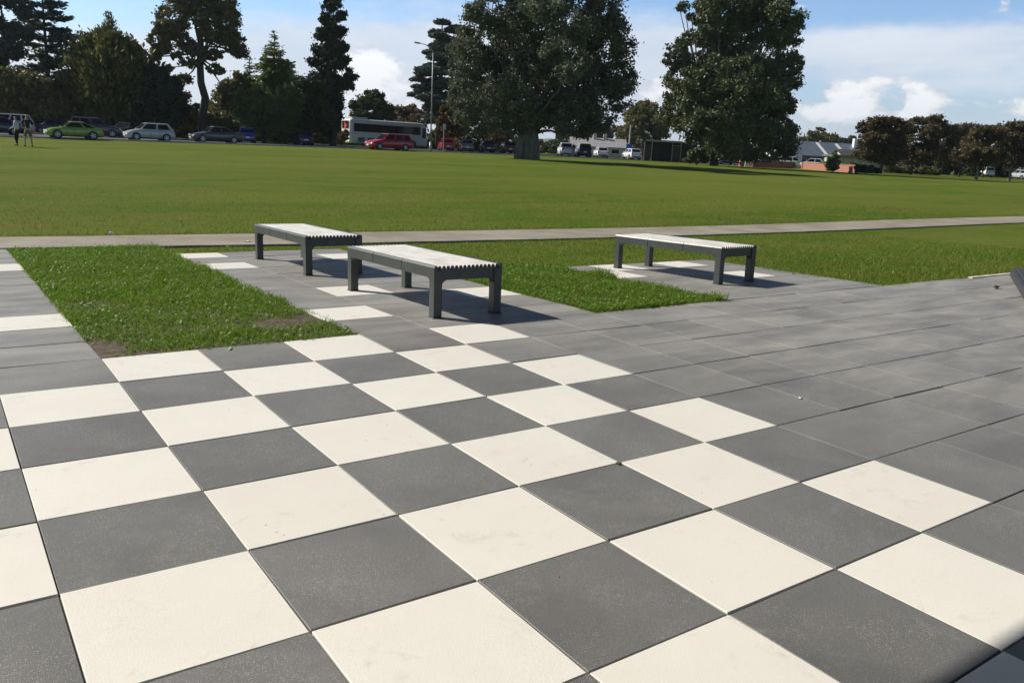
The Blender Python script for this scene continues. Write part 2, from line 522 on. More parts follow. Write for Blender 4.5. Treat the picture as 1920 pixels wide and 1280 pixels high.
# ------------------------------------------------------------------ grass blades
def bladesmat(name, tip, trans=.45):
    m, t, b = newmat(name)
    g = t.new('ShaderNodeNewGeometry'); tc = g.outputs['Position']; isl = g.outputs['Random Per Island']
    n = t.noise(tc, 2.2, 4, .6); n2 = t.noise(tc, 9, 3, .6)
    c = t.mix(t.ramp(n, .3, .7), tip[0], tip[1]); c = t.mix(t.math('MULTIPLY', isl, .7), c, tip[2])
    c = t.mix(t.math('MULTIPLY', t.ramp(n2, .55, .8), .4), c, tip[3])
    c = t.mix(t.math('GREATER_THAN', isl, .965), c, (.34, .29, .13))
    t.l.new(c, b.inputs['Base Color']); setp(b, Roughness=.5, Specular_IOR_Level=.3)
    tr = t.new('ShaderNodeBsdfTranslucent'); t.l.new(c, tr.inputs[0])
    ms = t.new('ShaderNodeMixShader'); ms.inputs[0].default_value = trans
    t.l.new(b.outputs[0], ms.inputs[1]); t.l.new(tr.outputs[0], ms.inputs[2])
    t.l.new(ms.outputs[0], m.node_tree.nodes['Material Output'].inputs[0])
    return m


m_bl_near = bladesmat('grass_blades_lush', [(.112, .232, .012), (.150, .262, .018), (.198, .282, .032), (.23, .26, .045)])
m_bl_lawn = bladesmat('grass_blades_mown', [(.108, .200, .012), (.150, .215, .020), (.184, .228, .030), (.215, .215, .044)])
m_clover = leafmat('clover_leaves', (.09, .20, .015), (.18, .28, .05), .3, 3.0)


def grass(name, label, P, hmin, hmax, wd, mat, lean=.5, clover=0, clover_r=.012, mow=None):
    """P: (n,2) base points"""
    n = len(P); z = gz(P[:, 0], P[:, 1]) - .022
    h = RNG.uniform(hmin, hmax, n) * np.clip(RNG.normal(1, .22, n), .45, 1.9)
    if mow is not None: h = h * mow(P)
    a = RNG.uniform(0, 2 * pi, n); la = RNG.uniform(0, 2 * pi, n); lm = np.abs(RNG.normal(0, lean, n)) * h
    wv = np.c_[np.cos(a), np.sin(a), np.zeros(n)] * (wd * RNG.uniform(.6, 1.3, n))[:, None]
    base = np.c_[P, z]; ld = np.c_[np.cos(la), np.sin(la), np.zeros(n)] * lm[:, None]
    up = np.c_[np.zeros(n), np.zeros(n), h]
    mid = base + up * .55 + ld * .3; tipp = base + up * 1.0 + ld
    V = np.stack([base - wv, base + wv, mid + wv * .8, mid - wv * .8, tipp + wv * .12, tipp - wv * .12], 1).reshape(-1, 3)
    k = np.arange(n)[:, None] * 6
    Fq = np.concatenate([k + np.array([0, 1, 2, 3]), k + np.array([3, 2, 4, 5])], 0)
    mi = np.zeros(len(Fq), np.int32)
    if clover:
        j = RNG.integers(0, n, clover); cz = z[j] + .02 + h[j] * RNG.uniform(.45, .95, clover)
        cpt = np.c_[P[j], cz]
        nrm = RNG.normal(0, .35, (clover, 3)) + np.array([0, 0, 1]); nrm /= np.linalg.norm(nrm, axis=1)[:, None]
        u = np.cross(nrm, RNG.normal(0, 1, (clover, 3))); u /= np.linalg.norm(u, axis=1)[:, None]; v = np.cross(nrm, u)
        r = (clover_r * RNG.uniform(.6, 1.4, clover))[:, None]
        V2 = np.stack([cpt - u * r, cpt + v * r * .8, cpt + u * r, cpt - v * r * .8], 1).reshape(-1, 3)
        F2 = len(V) + np.arange(clover)[:, None] * 4 + np.arange(4)
        V = np.concatenate([V, V2]); Fq = np.concatenate([Fq, F2]); mi = np.concatenate([mi, np.ones(clover, np.int32)])
    o = npmesh(name, V, Fq, 4, [mat, m_clover], midx=mi)
    return tag(o, label, 'grass', kind='stuff')


def lattice_noise(P, s, seed):
    r = np.random.default_rng(seed); G = r.random((64, 64))
    q = P * s; i = np.floor(q).astype(int); f = q - i; f = f * f * (3 - 2 * f)
    g = lambda a, b_: G[(i[:, 0] + a) % 64, (i[:, 1] + b_) % 64]
    return (g(0, 0) * (1 - f[:, 0]) + g(1, 0) * f[:, 0]) * (1 - f[:, 1]) + (g(0, 1) * (1 - f[:, 0]) + g(1, 1) * f[:, 0]) * f[:, 1]


def scatter(n, x0, x1, y0, y1, keep):
    P = np.c_[RNG.uniform(x0, x1, n), RNG.uniform(y0, y1, n)]
    return P[RNG.random(n) < keep(P)]


def sst(a, b_, x):
    q = np.clip((x - a) / (b_ - a), 0, 1); return q * q * (3 - 2 * q)


# first bed, left of the twin benches, with a bare patch and a bare corner
def keep1(P):
    bare = np.exp(-(((P[:, 0] - 1.98) / .42) ** 2 + ((P[:, 1] - .70) / .22) ** 2))
    bare = np.maximum(bare, np.exp(-(((P[:, 0] - 2.32) / .14) ** 2 + ((P[:, 1] - .80) / .22) ** 2)))
    corner = np.exp(-(((P[:, 0] - .62) / .17) ** 2 + ((P[:, 1] - .22) / .34) ** 2)) * 1.6
    corner = np.maximum(corner, np.exp(-(((P[:, 0] - .82) / .22) ** 2 + ((P[:, 1] - .07) / .09) ** 2)) * 1.2)
    nz = lattice_noise(P, 9, 3)
    return np.clip(1 - 1.25 * np.maximum(bare, corner) * (.6 + .8 * nz), 0.02, 1) * (.55 + .45 * sst(.2, .6, lattice_noise(P, 3, 8)))


P1 = scatter(126000, .575, 2.455, -.018, 7.0, lambda P: keep1(P) * ((P[:, 0] > .604 - .03 * lattice_noise(P, 7, 31)) & (P[:, 0] < 2.392 + .065 * lattice_noise(P, 5, 32)) & (P[:, 1] > .012 - .032 * lattice_noise(P, 8, 33))))
P1 = P1[(P1[:, 1] < np.array([path_near(x) for x in P1[:, 0]]) + .02)]
hm1 = lambda P: (.55 + .75 * lattice_noise(P, 2.4, 21)) * (1 + .35 * sst(1.0, 3.0, P[:, 1]))
grass('grass', 'lush green grass bed with a bare brown patch, left of the two paired benches', P1, .028, .050, .0026, m_bl_near, .7, 5200, .013, hm1)

# second bed, between the front bench and the single bench, running back to the footpath
P2 = scatter(78000, 4.76, 6.66, -.02, 3.6, lambda P: ((P[:, 0] > 4.80 - .04 * lattice_noise(P, 6, 34)) & (P[:, 0] < 6.60 + .06 * lattice_noise(P, 5, 35)) & (P[:, 1] > .012 - .03 * lattice_noise(P, 7, 36))) * (.5 + .5 * sst(.2, .6, lattice_noise(P, 3, 9))))
hm2 = lambda P: (.55 + .9 * lattice_noise(P, 2.6, 22)) * (1 - .55 * sst(2.2, 3.4, P[:, 1])) * (1 + .5 * sst(6.2, 6.55, P[:, 0]))
grass('grass', 'thick clover flecked grass bed between the front bench and the single bench at right', P2, .034, .062, .0036, m_bl_near, .7, 3600, .015, hm2)

# mown strip behind the benches up to the footpath
def keep3(P):
    x, y = P[:, 0], P[:, 1]
    yn = np.interp(x, [-20, .5, 2.5, 5, 8.9, 15, 28, 60], [7.6, 7.06, 6.86, 6.62, 6.50, 6.55, 6.60, 6.7])
    k = (y < yn + .02) & ~((x < 4.8) & (y < 10 * TY + .0)) & ~((x > 6.6) & (x < 9.4) & (y < 2.95)) & ~((x < 6.62) & (y < 3.3))
    return k * np.where(x > 13, .5, 1)
P3 = scatter(110000, 2.3, 19, -.02, 6.9, lambda P: keep3(P) * np.where(P[:, 0] > 9.38, 1, .75))
P3 = P3[(P3[:, 0] < 9.38) | (P3[:, 1] > .02) | (P3[:, 0] < 11)]
hm3 = lambda P: (.5 + .8 * lattice_noise(P, 1.8, 23)) * (1 + .6 * sst(9.2, 9.6, P[:, 0]) * (1 - sst(1.0, 3.5, P[:, 1])))
grass('grass', 'mown green grass strip behind the benches, reaching from the paving to the footpath', P3, .022, .040, .0034, m_bl_lawn, .7, 2600, .014, hm3)

# blades along the far side of the footpath, thinning out over the open field
def keep4(P):
    yf = np.interp(P[:, 0], [-20, .6, 2.8, 5.9, 10.2, 16.7, 31.7, 60], [8.7, 8.40, 8.33, 8.27, 8.20, 8.05, 8.10, 8.2])
    e = P[:, 1] - yf
    return (e > -.02) * np.where(e < .25, 1, np.where(e < 3, .42, .42 * np.exp(-(e - 3) / 5)))
P4 = np.concatenate([scatter(110000, -3, 30, 8.0, 20, keep4), scatter(16000, -3, 36, 8.0, 8.8, keep4)])
dd4 = (P4[:, 0] - CAM[0]) * FW[0] + (P4[:, 1] - CAM[1]) * FW[1]; ll4 = (P4[:, 0] - CAM[0]) * RT[0] + (P4[:, 1] - CAM[1]) * RT[1]
P4 = P4[np.abs(ll4) < dd4 * .66 + 1]
grass('grass', 'short field grass along the far edge of the footpath', P4, .026, .048, .005, m_bl_lawn, .7, 0)

# ------------------------------------------------------------------ benches
m_frame = plain('bench_steel', (.050, .056, .050), .42, 0.0, .10, 9, spec=.5)
m_slat = plain('bench_slat', (.60, .585, .55), .42, 0, .16, 5, spec=.5)
m_slatend = plain('bench_slat_end_shade', (.045, .045, .045), .6)
BL, BW, BH = 1.77, .70, .452


def gusset_poly(sx, leg_w, zb, r, n=6):
    pts = [(0, 0), (r, 0)]
    for k in range(1, n):
        a = pi / 2 * k / n
        pts.append((r - r * sin(a), -r + r * cos(a)))
    pts.append((0, -r))
    return [(sx * p[0], p[1]) for p in pts]


def make_bench(label):
    root = thing('park_bench', label, 'bench', group='backless slatted benches on the paving')
    hw, hl = BW / 2, BL / 2
    # seat: long slats with rounded tops; the ends' shade is painted in as near black
    bm = bmesh.new(); ns = 15; pitch = (BW - .07) / ns
    for i in range(ns):
        xc = -hw + .035 + pitch * (i + .5); ws = pitch - .010; tz = BH; th = .032; r = .011
        prof = [(-ws / 2, tz - th), (ws / 2, tz - th), (ws / 2, tz - r), (ws / 2 - r * .3, tz - r * .3), (ws / 2 - r, tz), (-ws / 2 + r, tz), (-ws / 2 + r * .3, tz - r * .3), (-ws / 2, tz - r)]
        a = [bm.verts.new((xc + px_, -hl + .004, z)) for px_, z in prof]; b_ = [bm.verts.new((xc + px_, hl - .004, z)) for px_, z in prof]
        f = bm.faces.new(a); f.material_index = 1; f = bm.faces.new(b_[::-1]); f.material_index = 1
        for k in range(len(prof)): bm.faces.new((a[k], b_[k], b_[(k + 1) % len(prof)], a[(k + 1) % len(prof)]))
    seat = bmobj('seat', bm, [m_slat, m_slatend], root)
    # side rails with chamfered top edge and two butt seams
    for s in (-1, 1):
        bm = bmesh.new()
        for (ya, yb) in ((-hl, -hl / 3 - .004), (-hl / 3 + .004, hl / 3 - .004), (hl / 3 + .004, hl)):
            prof = [(hw, BH - .105), (hw, BH - .016), (hw - .010, BH + .001), (hw - .032, BH + .001), (hw - .032, BH - .105)]
            prism(bm, [Vector((s * x, ya, z)) for x, z in prof], (0, yb - ya, 0))
        bmobj('side_rail', bm, m_frame, root)
    # end beams with rounded gussets under the corners
    for s in (-1, 1):
        bm = bmesh.new(); y0 = s * (hl - .012)
        z1, z0 = BH - .034, BH - .125; r = .06
        xl = hw - .082
        pts = [(-xl, z1), (-xl, z0 - r)]
        for k in range(1, 8):
            a = pi / 2 * k / 8; pts.append((-xl + r - r * cos(a), z0 - r + r * sin(a)))
        pts.append((-xl + r, z0)); pts.append((xl - r, z0))
        for k in range(1, 8):
            a = pi / 2 * k / 8; pts.append((xl - r + r * sin(a), z0 - r + r * cos(a)))
        pts += [(xl, z0 - r), (xl, z1)]
        prism(bm, [Vector((x, y0, z)) for x, z in pts], (0, -s * .05, 0))
        bmobj('end_beam', bm, m_frame, root)
    # cross bars under the slats
    for y in (-.45, 0, .45):
        bm = bmesh.new(); box(bm, (0, y, BH - .055), (BW - .068, .05, .04)); bmobj('cross_bar', bm, m_frame, root)
    for sx in (-1, 1):
        for sy in (-1, 1):
            bm = bmesh.new()
            box(bm, (sx * (hw - .0415), sy * (hl - .0415), (BH - .036 + .008) / 2), (.083 - .002, .083 + .004, BH - .036 - .008), None, .006, 2)
            # gusset along the side rail
            g = [(0, 0), (.055, 0)] + [(.055 - .055 * sin(pi / 2 * k / 6), -.055 + .055 * cos(pi / 2 * k / 6)) for k in range(1, 6)] + [(0, -.055)]
            prism(bm, [Vector((sx * (hw - .006), sy * (hl - .083 - p[0]), BH - .1052 + p[1])) for p in g], (-sx * .05, 0, 0))
            leg = bmobj('leg', bm, m_frame, root)
            bm = bmesh.new(); box(bm, (sx * (hw - .0415), sy * (hl - .0415), .004), (.098, .098, .008), None, .002)
            bmobj('foot_plate', bm, m_frame, leg)
    return root


bench = make_bench('front bench of the paired two, standing nearest the camera on grey and cream pavers')
def place_bench(b_, x, y, rz):
    sl = -0.0268131
    b_.location = (x, y, sl * y + .001); b_.rotation_euler = (math.atan(sl), 0, rz)
place_bench(bench, 3.59, .33 + BL / 2, 0)
b2 = copy_tree(bench); b2['label'] = 'rear bench of the paired two, farther back beside the footpath'
place_bench(b2, 3.60, 3.27 + BL / 2, 0)
b3 = copy_tree(bench); b3['label'] = 'single bench standing alone at right on its own paved bay'
place_bench(b3, 7.79, .89 + BL / 2, radians(3.3))

# steel stand cut by the right edge of the frame
g1, g2 = hit(1893, 518), hit(1921, 566)
dv = (g2 - g1); L_ = dv.length; dv.normalize(); nv = Vector((-dv.y, dv.x, 0))
if nv.dot(Vector(RT)) < 0: nv = -nv
st = thing('display_stand', 'dark steel stand with a slanted upright panel, cut off by the right edge', 'stand', (g1.x, g1.y, 0), atan2(dv.y, dv.x))
m_dark = plain('dark_steel', (.035, .037, .04), .45)
sgn = 1 if Vector((-sin(atan2(dv.y, dv.x)), cos(atan2(dv.y, dv.x)), 0)).dot(nv) > 0 else -1
bm = bmesh.new(); box(bm, (L_ / 2 + .3, sgn * .35, .06), (L_ + .6, .7, .11), None, .01, 2); bmobj('base', bm, m_dark, st)
bm = bmesh.new(); box(bm, (L_ / 2 + .3, sgn * .35, .125), (L_ + .5, .6, .02), None, .005); bmobj('base_plate', bm, plain('stand_plate', (.04, .042, .045), .5), st)
bm = bmesh.new(); prism(bm, [Vector((.02, sgn * .17, .136)), Vector((.02, sgn * .23, .136)), Vector((.02, sgn * .42, 1.0)), Vector((.02, sgn * .36, 1.0))], (.06, 0, 0)); bmobj('upright', bm, m_frame, st)
bm = bmesh.new(); prism(bm, [Vector((.085, sgn * .19, .15)), Vector((.085, sgn * .215, .15)), Vector((.085, sgn * .40, 1.0)), Vector((.085, sgn * .37, 1.0))], (L_ + .2, 0, 0)); bmobj('panel', bm, m_dark, st)

# pale edging where the paving meets the lawn at right
bm = bmesh.new()
for i in range(3):
    box(bm, (11.95 + i * .45, -.03 + .005 * i, .004), (.44, .06, .02), None, .003)
structure(bmobj('edging', bm, plain('edging_cream', (.68, .64, .55), .7)))

# litter on the paving
def crumple(name, label, cat, p, s, mat, n=9, flat=.5):
    bm = bmesh.new(); bmesh.ops.create_icosphere(bm, subdivisions=2, radius=1)
    for v in bm.verts:
        v.co = Vector((v.co.x * s[0], v.co.y * s[1], v.co.z * s[2])) * random.uniform(.55, 1.25)
    bmesh.ops.triangulate(bm, faces=bm.faces[:])
    zmin = min(v.co.z for v in bm.verts)
    for v in bm.verts: v.co.z -= zmin
    o = bmobj(name, bm, mat); o.location = p; o.rotation_euler = (0, 0, random.uniform(0, 6))
    return tag(o, label, cat)


m_paper = plain('paper', (.75, .75, .74), .8)
p = hit(432, 655); o = crumple('paper_scrap', 'crumpled white paper scrap on the grey paver at the near edge of the grass', 'litter', p, (.009, .038, .007), m_paper); o.rotation_euler = (0, 0, -.5)
p = hit(207, 441); crumple('paper_scrap', 'small white paper scrap lying at the far edge of the footpath', 'litter', p + Vector((0, 0, .012)), (.045, .03, .02), m_paper)
p = hit(465, 455); crumple('paper_scrap', 'flat white paper scrap on the footpath just behind the rear bench', 'litter', p + Vector((0, 0, .012)), (.05, .03, .012), m_paper)
p = hit(1160, 870); crumple('dry_leaf', 'curled brown dry leaf on the corner between cream and grey pavers', 'leaf', p, (.015, .011, .006), plain('dry_leaf_brown', (.16, .10, .045), .8))
p = hit(1868, 541); crumple('dry_leaf', 'dark dry leaf on the grey paving near the right edge', 'leaf', p, (.05, .03, .02), plain('dry_leaf_dark', (.03, .025, .02), .8))
p = hit(1047, 1081); crumple('petal', 'tiny red petal on a grey paver in the foreground', 'petal', p, (.0045, .003, .0015), plain('petal_red', (.5, .03, .02), .6))
p = hit(1500, 747); crumple('pebble', 'small pale pebble on the plain grey paving', 'pebble', p, (.013, .009, .006), plain('pebble_pale', (.6, .58, .55), .8))

# verandah roof over the photographer; its edge throws the shade in the near right corner
ver = thing('verandah', 'flat verandah roof above and behind the viewpoint', 'verandah', (-3, -8, 0))
m_fas = plain('verandah_paint', (.32, .32, .31), .6)
HV = 3.2; ye = -4.685 + 1.056 * HV
bm = bmesh.new(); box(bm, (0, (ye + 8 - 4) / 2 , HV + .10), (14, ye + 8 + 4, .2)); bmobj('roof', bm, m_fas, ver)
bm = bmesh.new(); box(bm, (0, -3.7, HV / 2), (14, .3, HV - .01)); bmobj('wall', bm, m_fas, ver)
for xx in (-6.5, 0, 6.5):
    bm = bmesh.new(); tube(bm, [(xx, -1.5, 0), (xx, -1.5, HV)], .06, 12); bmobj('post', bm, m_frame, ver)

# ------------------------------------------------------------------ road beyond the field
def vhor(u): return 227.8 + .0526 * u
redge = [hit(u, v) for u, v in ((-160, 247), (0, 256), (130, 262), (340, 268), (560, 275), (700, 281.5), (820, 285.5), (960, 290), (1140, 298), (1230, 302))]
r0 = np.array([[p.x, p.y] for p in redge])
rfit = np.polyfit(r0[:, 0], r0[:, 1], 1)
def road_y(x): return float(rfit[0] * x + rfit[1])
rdir = Vector((1, rfit[0], 0)).normalized(); rnor = Vector((-rdir.y, rdir.x, 0))
if rnor.y < 0: rnor = -rnor
m_road, t, b = newmat('asphalt')
tc = t.new('ShaderNodeNewGeometry').outputs['Position']
n1 = t.noise(tc, .5, 5, .6); n2 = t.noise(tc, 40, 3, .7)
c = t.mix(n1, (.055, .055, .057), (.085, .083, .082)); c = t.mix(t.math('MULTIPLY', n2, .3), c, (.12, .12, .12))
t.l.new(c, b.inputs['Base Color']); setp(b, Roughness=.85)
rx = list(np.arange(-70, 170, 3.0))
structure(strip_mesh('road', [(x, road_y(x)) for x in rx], [(x + rnor.x * 17, road_y(x) + rnor.y * 17) for x in rx], m_road, .01))
m_kerb = plain('kerb_concrete', (.36, .35, .33), .85, var=.2, scale=2)
structure(strip_mesh('kerb', [(x - rnor.x * .15, road_y(x) - rnor.y * .15) for x in rx], [(x, road_y(x)) for x in rx], m_kerb, .10, .2))
structure(strip_mesh('kerb', [(x + rnor.x * 17, road_y(x) + rnor.y * 17) for x in rx], [(x + rnor.x * 17.15, road_y(x) + rnor.y * 17.15) for x in rx], m_kerb, .12, .2))
m_line = plain('road_paint', (.7, .7, .68), .7)
bm = bmesh.new()
for x in np.arange(-40, 150, 5.5):
    q = Vector((x, road_y(x), 0)) + rnor * 7.2
    a = [q, q + rdir * 2.2, q + rdir * 2.2 + rnor * .12, q + rnor * .12]
    bm.faces.new([bm.verts.new((p.x, p.y, gzf(p.x, p.y) + .026)) for p in a])
structure(bmobj('road_marking', bm, m_line))

# ------------------------------------------------------------------ trees
def quads(cen, size, nrm_bias=None, asp=1.0, along=None, seed=0):
    """leaf quads; cen (n,3), size (n,), along (n,3) optional long-axis direction"""
    n = len(cen)
    u = RNG.normal(0, 1, (n, 3)) if along is None else along + RNG.normal(0, .35, (n, 3))
    u /= np.linalg.norm(u, axis=1)[:, None] + 1e-9
    v = RNG.normal(0, 1, (n, 3))
    if nrm_bias is not None: v = v + nrm_bias
    v -= u * (u * v).sum(1)[:, None]; v /= np.linalg.norm(v, axis=1)[:, None] + 1e-9
    s = size[:, None]
    # kite shaped leaf sprays
    V = np.stack([cen - u * s * asp * .5, cen + v * s * .34 + u * s * asp * .05, cen + u * s * asp * .55, cen - v * s * .34 + u * s * asp * .05], 1)
    return V.reshape(-1, 3)


def crown_obj(name, Vs, mat, parent):
    V = np.concatenate(Vs); n = len(V) // 4
    F = np.arange(n * 4).reshape(n, 4)
    return npmesh(name, V, F, 4, mat, parent)


def lobe_leaves(c, r, n, ls, nclump, fill=.45, rc_f=.26, flat=.75):
    """leaf clumps through one lobe of a crown"""
    d = RNG.normal(0, 1, (nclump, 3)); d /= np.linalg.norm(d, axis=1)[:, None]
    rad = RNG.uniform(fill, 1.0, nclump) ** .6
    cc = np.array(c) + d * rad[:, None] * np.array(r)
    rc = np.mean(r) * rc_f * RNG.uniform(.55, 1.4, nclump)
    k = RNG.integers(0, nclump, n)
    off = RNG.normal(0, 1, (n, 3)); off /= np.linalg.norm(off, axis=1)[:, None] + 1e-9
    off *= (RNG.random(n) ** .45)[:, None] * rc[k][:, None] * np.array([1, 1, flat])
    stray = np.where(RNG.random(n) < .28, RNG.uniform(1.0, 1.9, n), 1.0)[:, None]
    p = cc[k] + off * stray
    return quads(p, ls * RNG.uniform(.6, 1.4, n), nrm_bias=off / (np.linalg.norm(off, axis=1)[:, None] + 1e-9) * .8), cc


def limb(bm, a, b_, r0_, r1_, sag=.15, n=6, seg=5):
    a = Vector(a); b_ = Vector(b_); L = (b_ - a).length
    pts = []; rs = []
    j = Vector((random.uniform(-1, 1), random.uniform(-1, 1), random.uniform(-.3, 1))) * L * sag
    for i in range(seg + 1):
        f = i / seg; p = a.lerp(b_, f) + j * sin(pi * f) * .6
        if 0 < i < seg: p += Vector((random.uniform(-1, 1), random.uniform(-1, 1), random.uniform(-1, 1))) * L * .025
        pts.append(p); rs.append(r0_ + (r1_ - r0_) * f ** .8)
    tube(bm, pts, rs, n)


def bark(name, col):
    m, t, b = newmat(name)
    tc = t.new('ShaderNodeTexCoord').outputs['Object']
    n = t.noise(t.mapping(tc, (3, 3, .6)), 2.0, 5, .65); n2 = t.noise(tc, .8, 3)
    c = t.mix(t.ramp(n, .3, .7), tuple(x * .55 for x in col), tuple(x * 1.3 for x in col)); c = t.mix(t.math('MULTIPLY', n2, .4), c, (.07, .08, .05))
    t.l.new(c, b.inputs['Base Color']); setp(b, Roughness=.9)
    bp = t.new('ShaderNodeBump'); bp.inputs['Strength'].default_value = .8; bp.inputs['Distance'].default_value = .05
    t.l.new(n, bp.inputs['Height']); t.l.new(bp.outputs[0], b.inputs['Normal'])
    return m


BK_DARK = bark('bark_dark', (.055, .045, .036)); BK_GREY = bark('bark_grey', (.13, .12, .10)); BK_PALE = bark('bark_pale', (.22, .20, .17))
LF = dict(
    dark=leafmat('leaf_dark', (0.033, 0.054, 0.020), (0.070, 0.099, 0.033), .15),
    deep=leafmat('leaf_deep', (0.020, 0.037, 0.020), (0.045, 0.070, 0.028), .12),
    blue=leafmat('leaf_bluish', (0.045, 0.071, 0.055), (0.090, 0.124, 0.090), .15),
    gold=leafmat('leaf_golden', (0.052, 0.073, 0.024), (0.173, 0.165, 0.038), .2, .35),
    olive=leafmat('leaf_olive', (0.079, 0.085, 0.034), (0.177, 0.166, 0.061), .22, .4),
    green=leafmat('leaf_green', (0.050, 0.095, 0.024), (0.111, 0.166, 0.040), .2),
    bright=leafmat('leaf_spire', (0.055, 0.112, 0.029), (0.177, 0.227, 0.055), .2, .35),
    grey=leafmat('leaf_greygreen', (0.061, 0.079, 0.045), (0.140, 0.161, 0.095), .2),
    magn=leafmat('leaf_glossy', (0.055, 0.079, 0.029), (0.139, 0.156, 0.066), .12, .5, .55),
    autumn=leafmat('leaf_autumn', (.070, .052, .018), (.150, .098, .030), .3, .4),
    red=leafmat('leaf_russet', (.058, .062, .026), (.150, .106, .052), .3, .22),
    brown=leafmat('leaf_brown', (0.102, 0.078, 0.045), (0.196, 0.145, 0.082), .25, .4),
)


def px_scale(d): return d / FPX


def vbase(p):
    q = RC.T @ (np.array(p) - CAM); return 640 - FPX * q[1] / -q[2]


def ubase(p):
    q = RC.T @ (np.array(p) - CAM); return 960 + FPX * q[0] / -q[2]


def blob_tree(name, label, u, d, lobes, leaf, leaves, ls=.30, trunk_r=.3, fork=.35, bk=None, cat='tree', group=None, base=None, ncl=16, rc_f=.26, fill=.45, lean=0, trunk=True, jit=.5):
    """lobes: (pixel column, pixel row, rx, ry [, depth offset m]) of the photograph, turned into metres at the tree's depth"""
    p = base if base is not None else at(u, d)
    d = dep(p); s = px_scale(d); vb = vbase(p); ub = ubase(p)
    root = thing(name, label, cat, p, YAW, group)
    leaves = int(leaves * 2.7); ls = ls * .97; ncl = int(ncl * 1.7); rc_f = rc_f * 1.22
    Vs = []; tips = []
    tot = sum(l[2] * l[3] for l in lobes)
    for l in lobes:
        lx, lz, rx_, rz_ = (l[0] - ub) * s, (vb - l[1]) * s, l[2] * s, l[3] * s
        ly = l[4] if len(l) > 4 else random.uniform(-1, 1) * jit * rx_
        n = max(60, int(leaves * l[2] * l[3] / tot))
        q, cc = lobe_leaves((lx, ly, max(lz, rz_ * .6)), (rx_, rx_ * .9, rz_), n, ls, max(5, int(ncl)), fill, rc_f)
        Vs.append(q); tips.append(((lx, ly, lz), cc))
    for q in Vs: q[:, 2] = np.maximum(q[:, 2], .05)
    crown_obj('crown', Vs, LF[leaf], root)
    if trunk:
        bm = bmesh.new()
        zt = min(t_[0][2] for t_ in tips); ztop = max(t_[0][2] for t_ in tips)
        fz = max(.4, ztop * fork)
        limb(bm, (0, 0, -.15), (lean, 0, fz), trunk_r * 1.15, trunk_r * .75, .03, 9, 5)
        for (c_, cc) in tips:
            limb(bm, (lean, 0, fz * random.uniform(.75, 1)), c_, trunk_r * .34, trunk_r * .09, .08)
            for k in range(0, min(len(cc), 6)):
                limb(bm, c_, cc[k], trunk_r * .16, trunk_r * .03, .08, 4, 3)
        bmobj('trunk', bm, bk or BK_DARK, root, True)
    return root


def conifer(name, label, u, d, vtop, prof, leaf, leaves, ls=.3, z0=.12, whorls=26, per=6, rise=-.15, dens=.6, tr=.3, bk=None, group=None, along_up=0.0, jag=.3, asp=1.6, sag=.0, cat='tree', thick=.10):
    """prof: list of (fraction of height, radius in photo pixels)"""
    p = at(u, d); s = px_scale(d); H = (vbase(p) - vtop) * s
    root = thing(name, label, cat, p, YAW, group)
    fr = [q[0] for q in prof]; rr = [q[1] * s for q in prof]
    bm = bmesh.new(); tube(bm, [(0, 0, -.2), (0, 0, H * .3), (0, 0, H * .7), (0, 0, H * .985)], [tr, tr * .75, tr * .38, .03], 8)
    segs = []
    for i in range(whorls):
        f = z0 + (1 - z0) * (i + random.uniform(-.3, .3)) / whorls
        f = min(max(f, z0), .985)
        for k in range(per):
            R_ = float(np.interp(f, fr, rr)) * random.uniform(1 - jag, 1 + jag * .35)
            a = random.uniform(0, 2 * pi); z = f * H
            e = Vector((cos(a) * R_, sin(a) * R_, z + rise * R_ + random.uniform(-.05, .05) * R_))
            m_ = Vector((cos(a) * R_ * .5, sin(a) * R_ * .5, z + rise * R_ * .5 - sag * R_))
            segs.append((Vector((0, 0, z)), m_, e, R_))
            if R_ > .5: tube(bm, [Vector((0, 0, z)), m_, e.lerp(m_, .15)], [max(.02, tr * .16 * (1 - f * .7)), .03, .012], 4, False)
    bmobj('trunk', bm, bk or BK_DARK, root, True)
    w_ = np.array([q[3] ** 1.3 + .02 for q in segs]); w_ /= w_.sum()
    k = RNG.choice(len(segs), leaves, p=w_)
    A = np.array([q[0] for q in segs]); Mi = np.array([q[1] for q in segs]); E_ = np.array([q[2] for q in segs]); RR = np.array([q[3] for q in segs])
    f = (dens * .0 + (1 - RNG.random(leaves) ** 1.5 * dens))[:, None]
    pt = (1 - f) ** 2 * A[k] + 2 * f * (1 - f) * Mi[k] + f ** 2 * E_[k]
    sp = (thick * RR[k] + ls * .35)[:, None]
    pt = pt + RNG.normal(0, 1, (leaves, 3)) * sp * np.array([1, 1, .45 + along_up * .6])
    al = (E_[k] - A[k]); al /= np.linalg.norm(al, axis=1)[:, None] + 1e-9
    al = al * (1 - along_up) + np.array([0, 0, 1.0]) * along_up
    tp = np.clip(RR[k] / (max(rr) * .5), .45, 1)
    crown_obj('crown', [quads(pt, ls * tp * RNG.uniform(.6, 1.35, leaves), asp=asp, along=al)], LF[leaf], root)
    return root


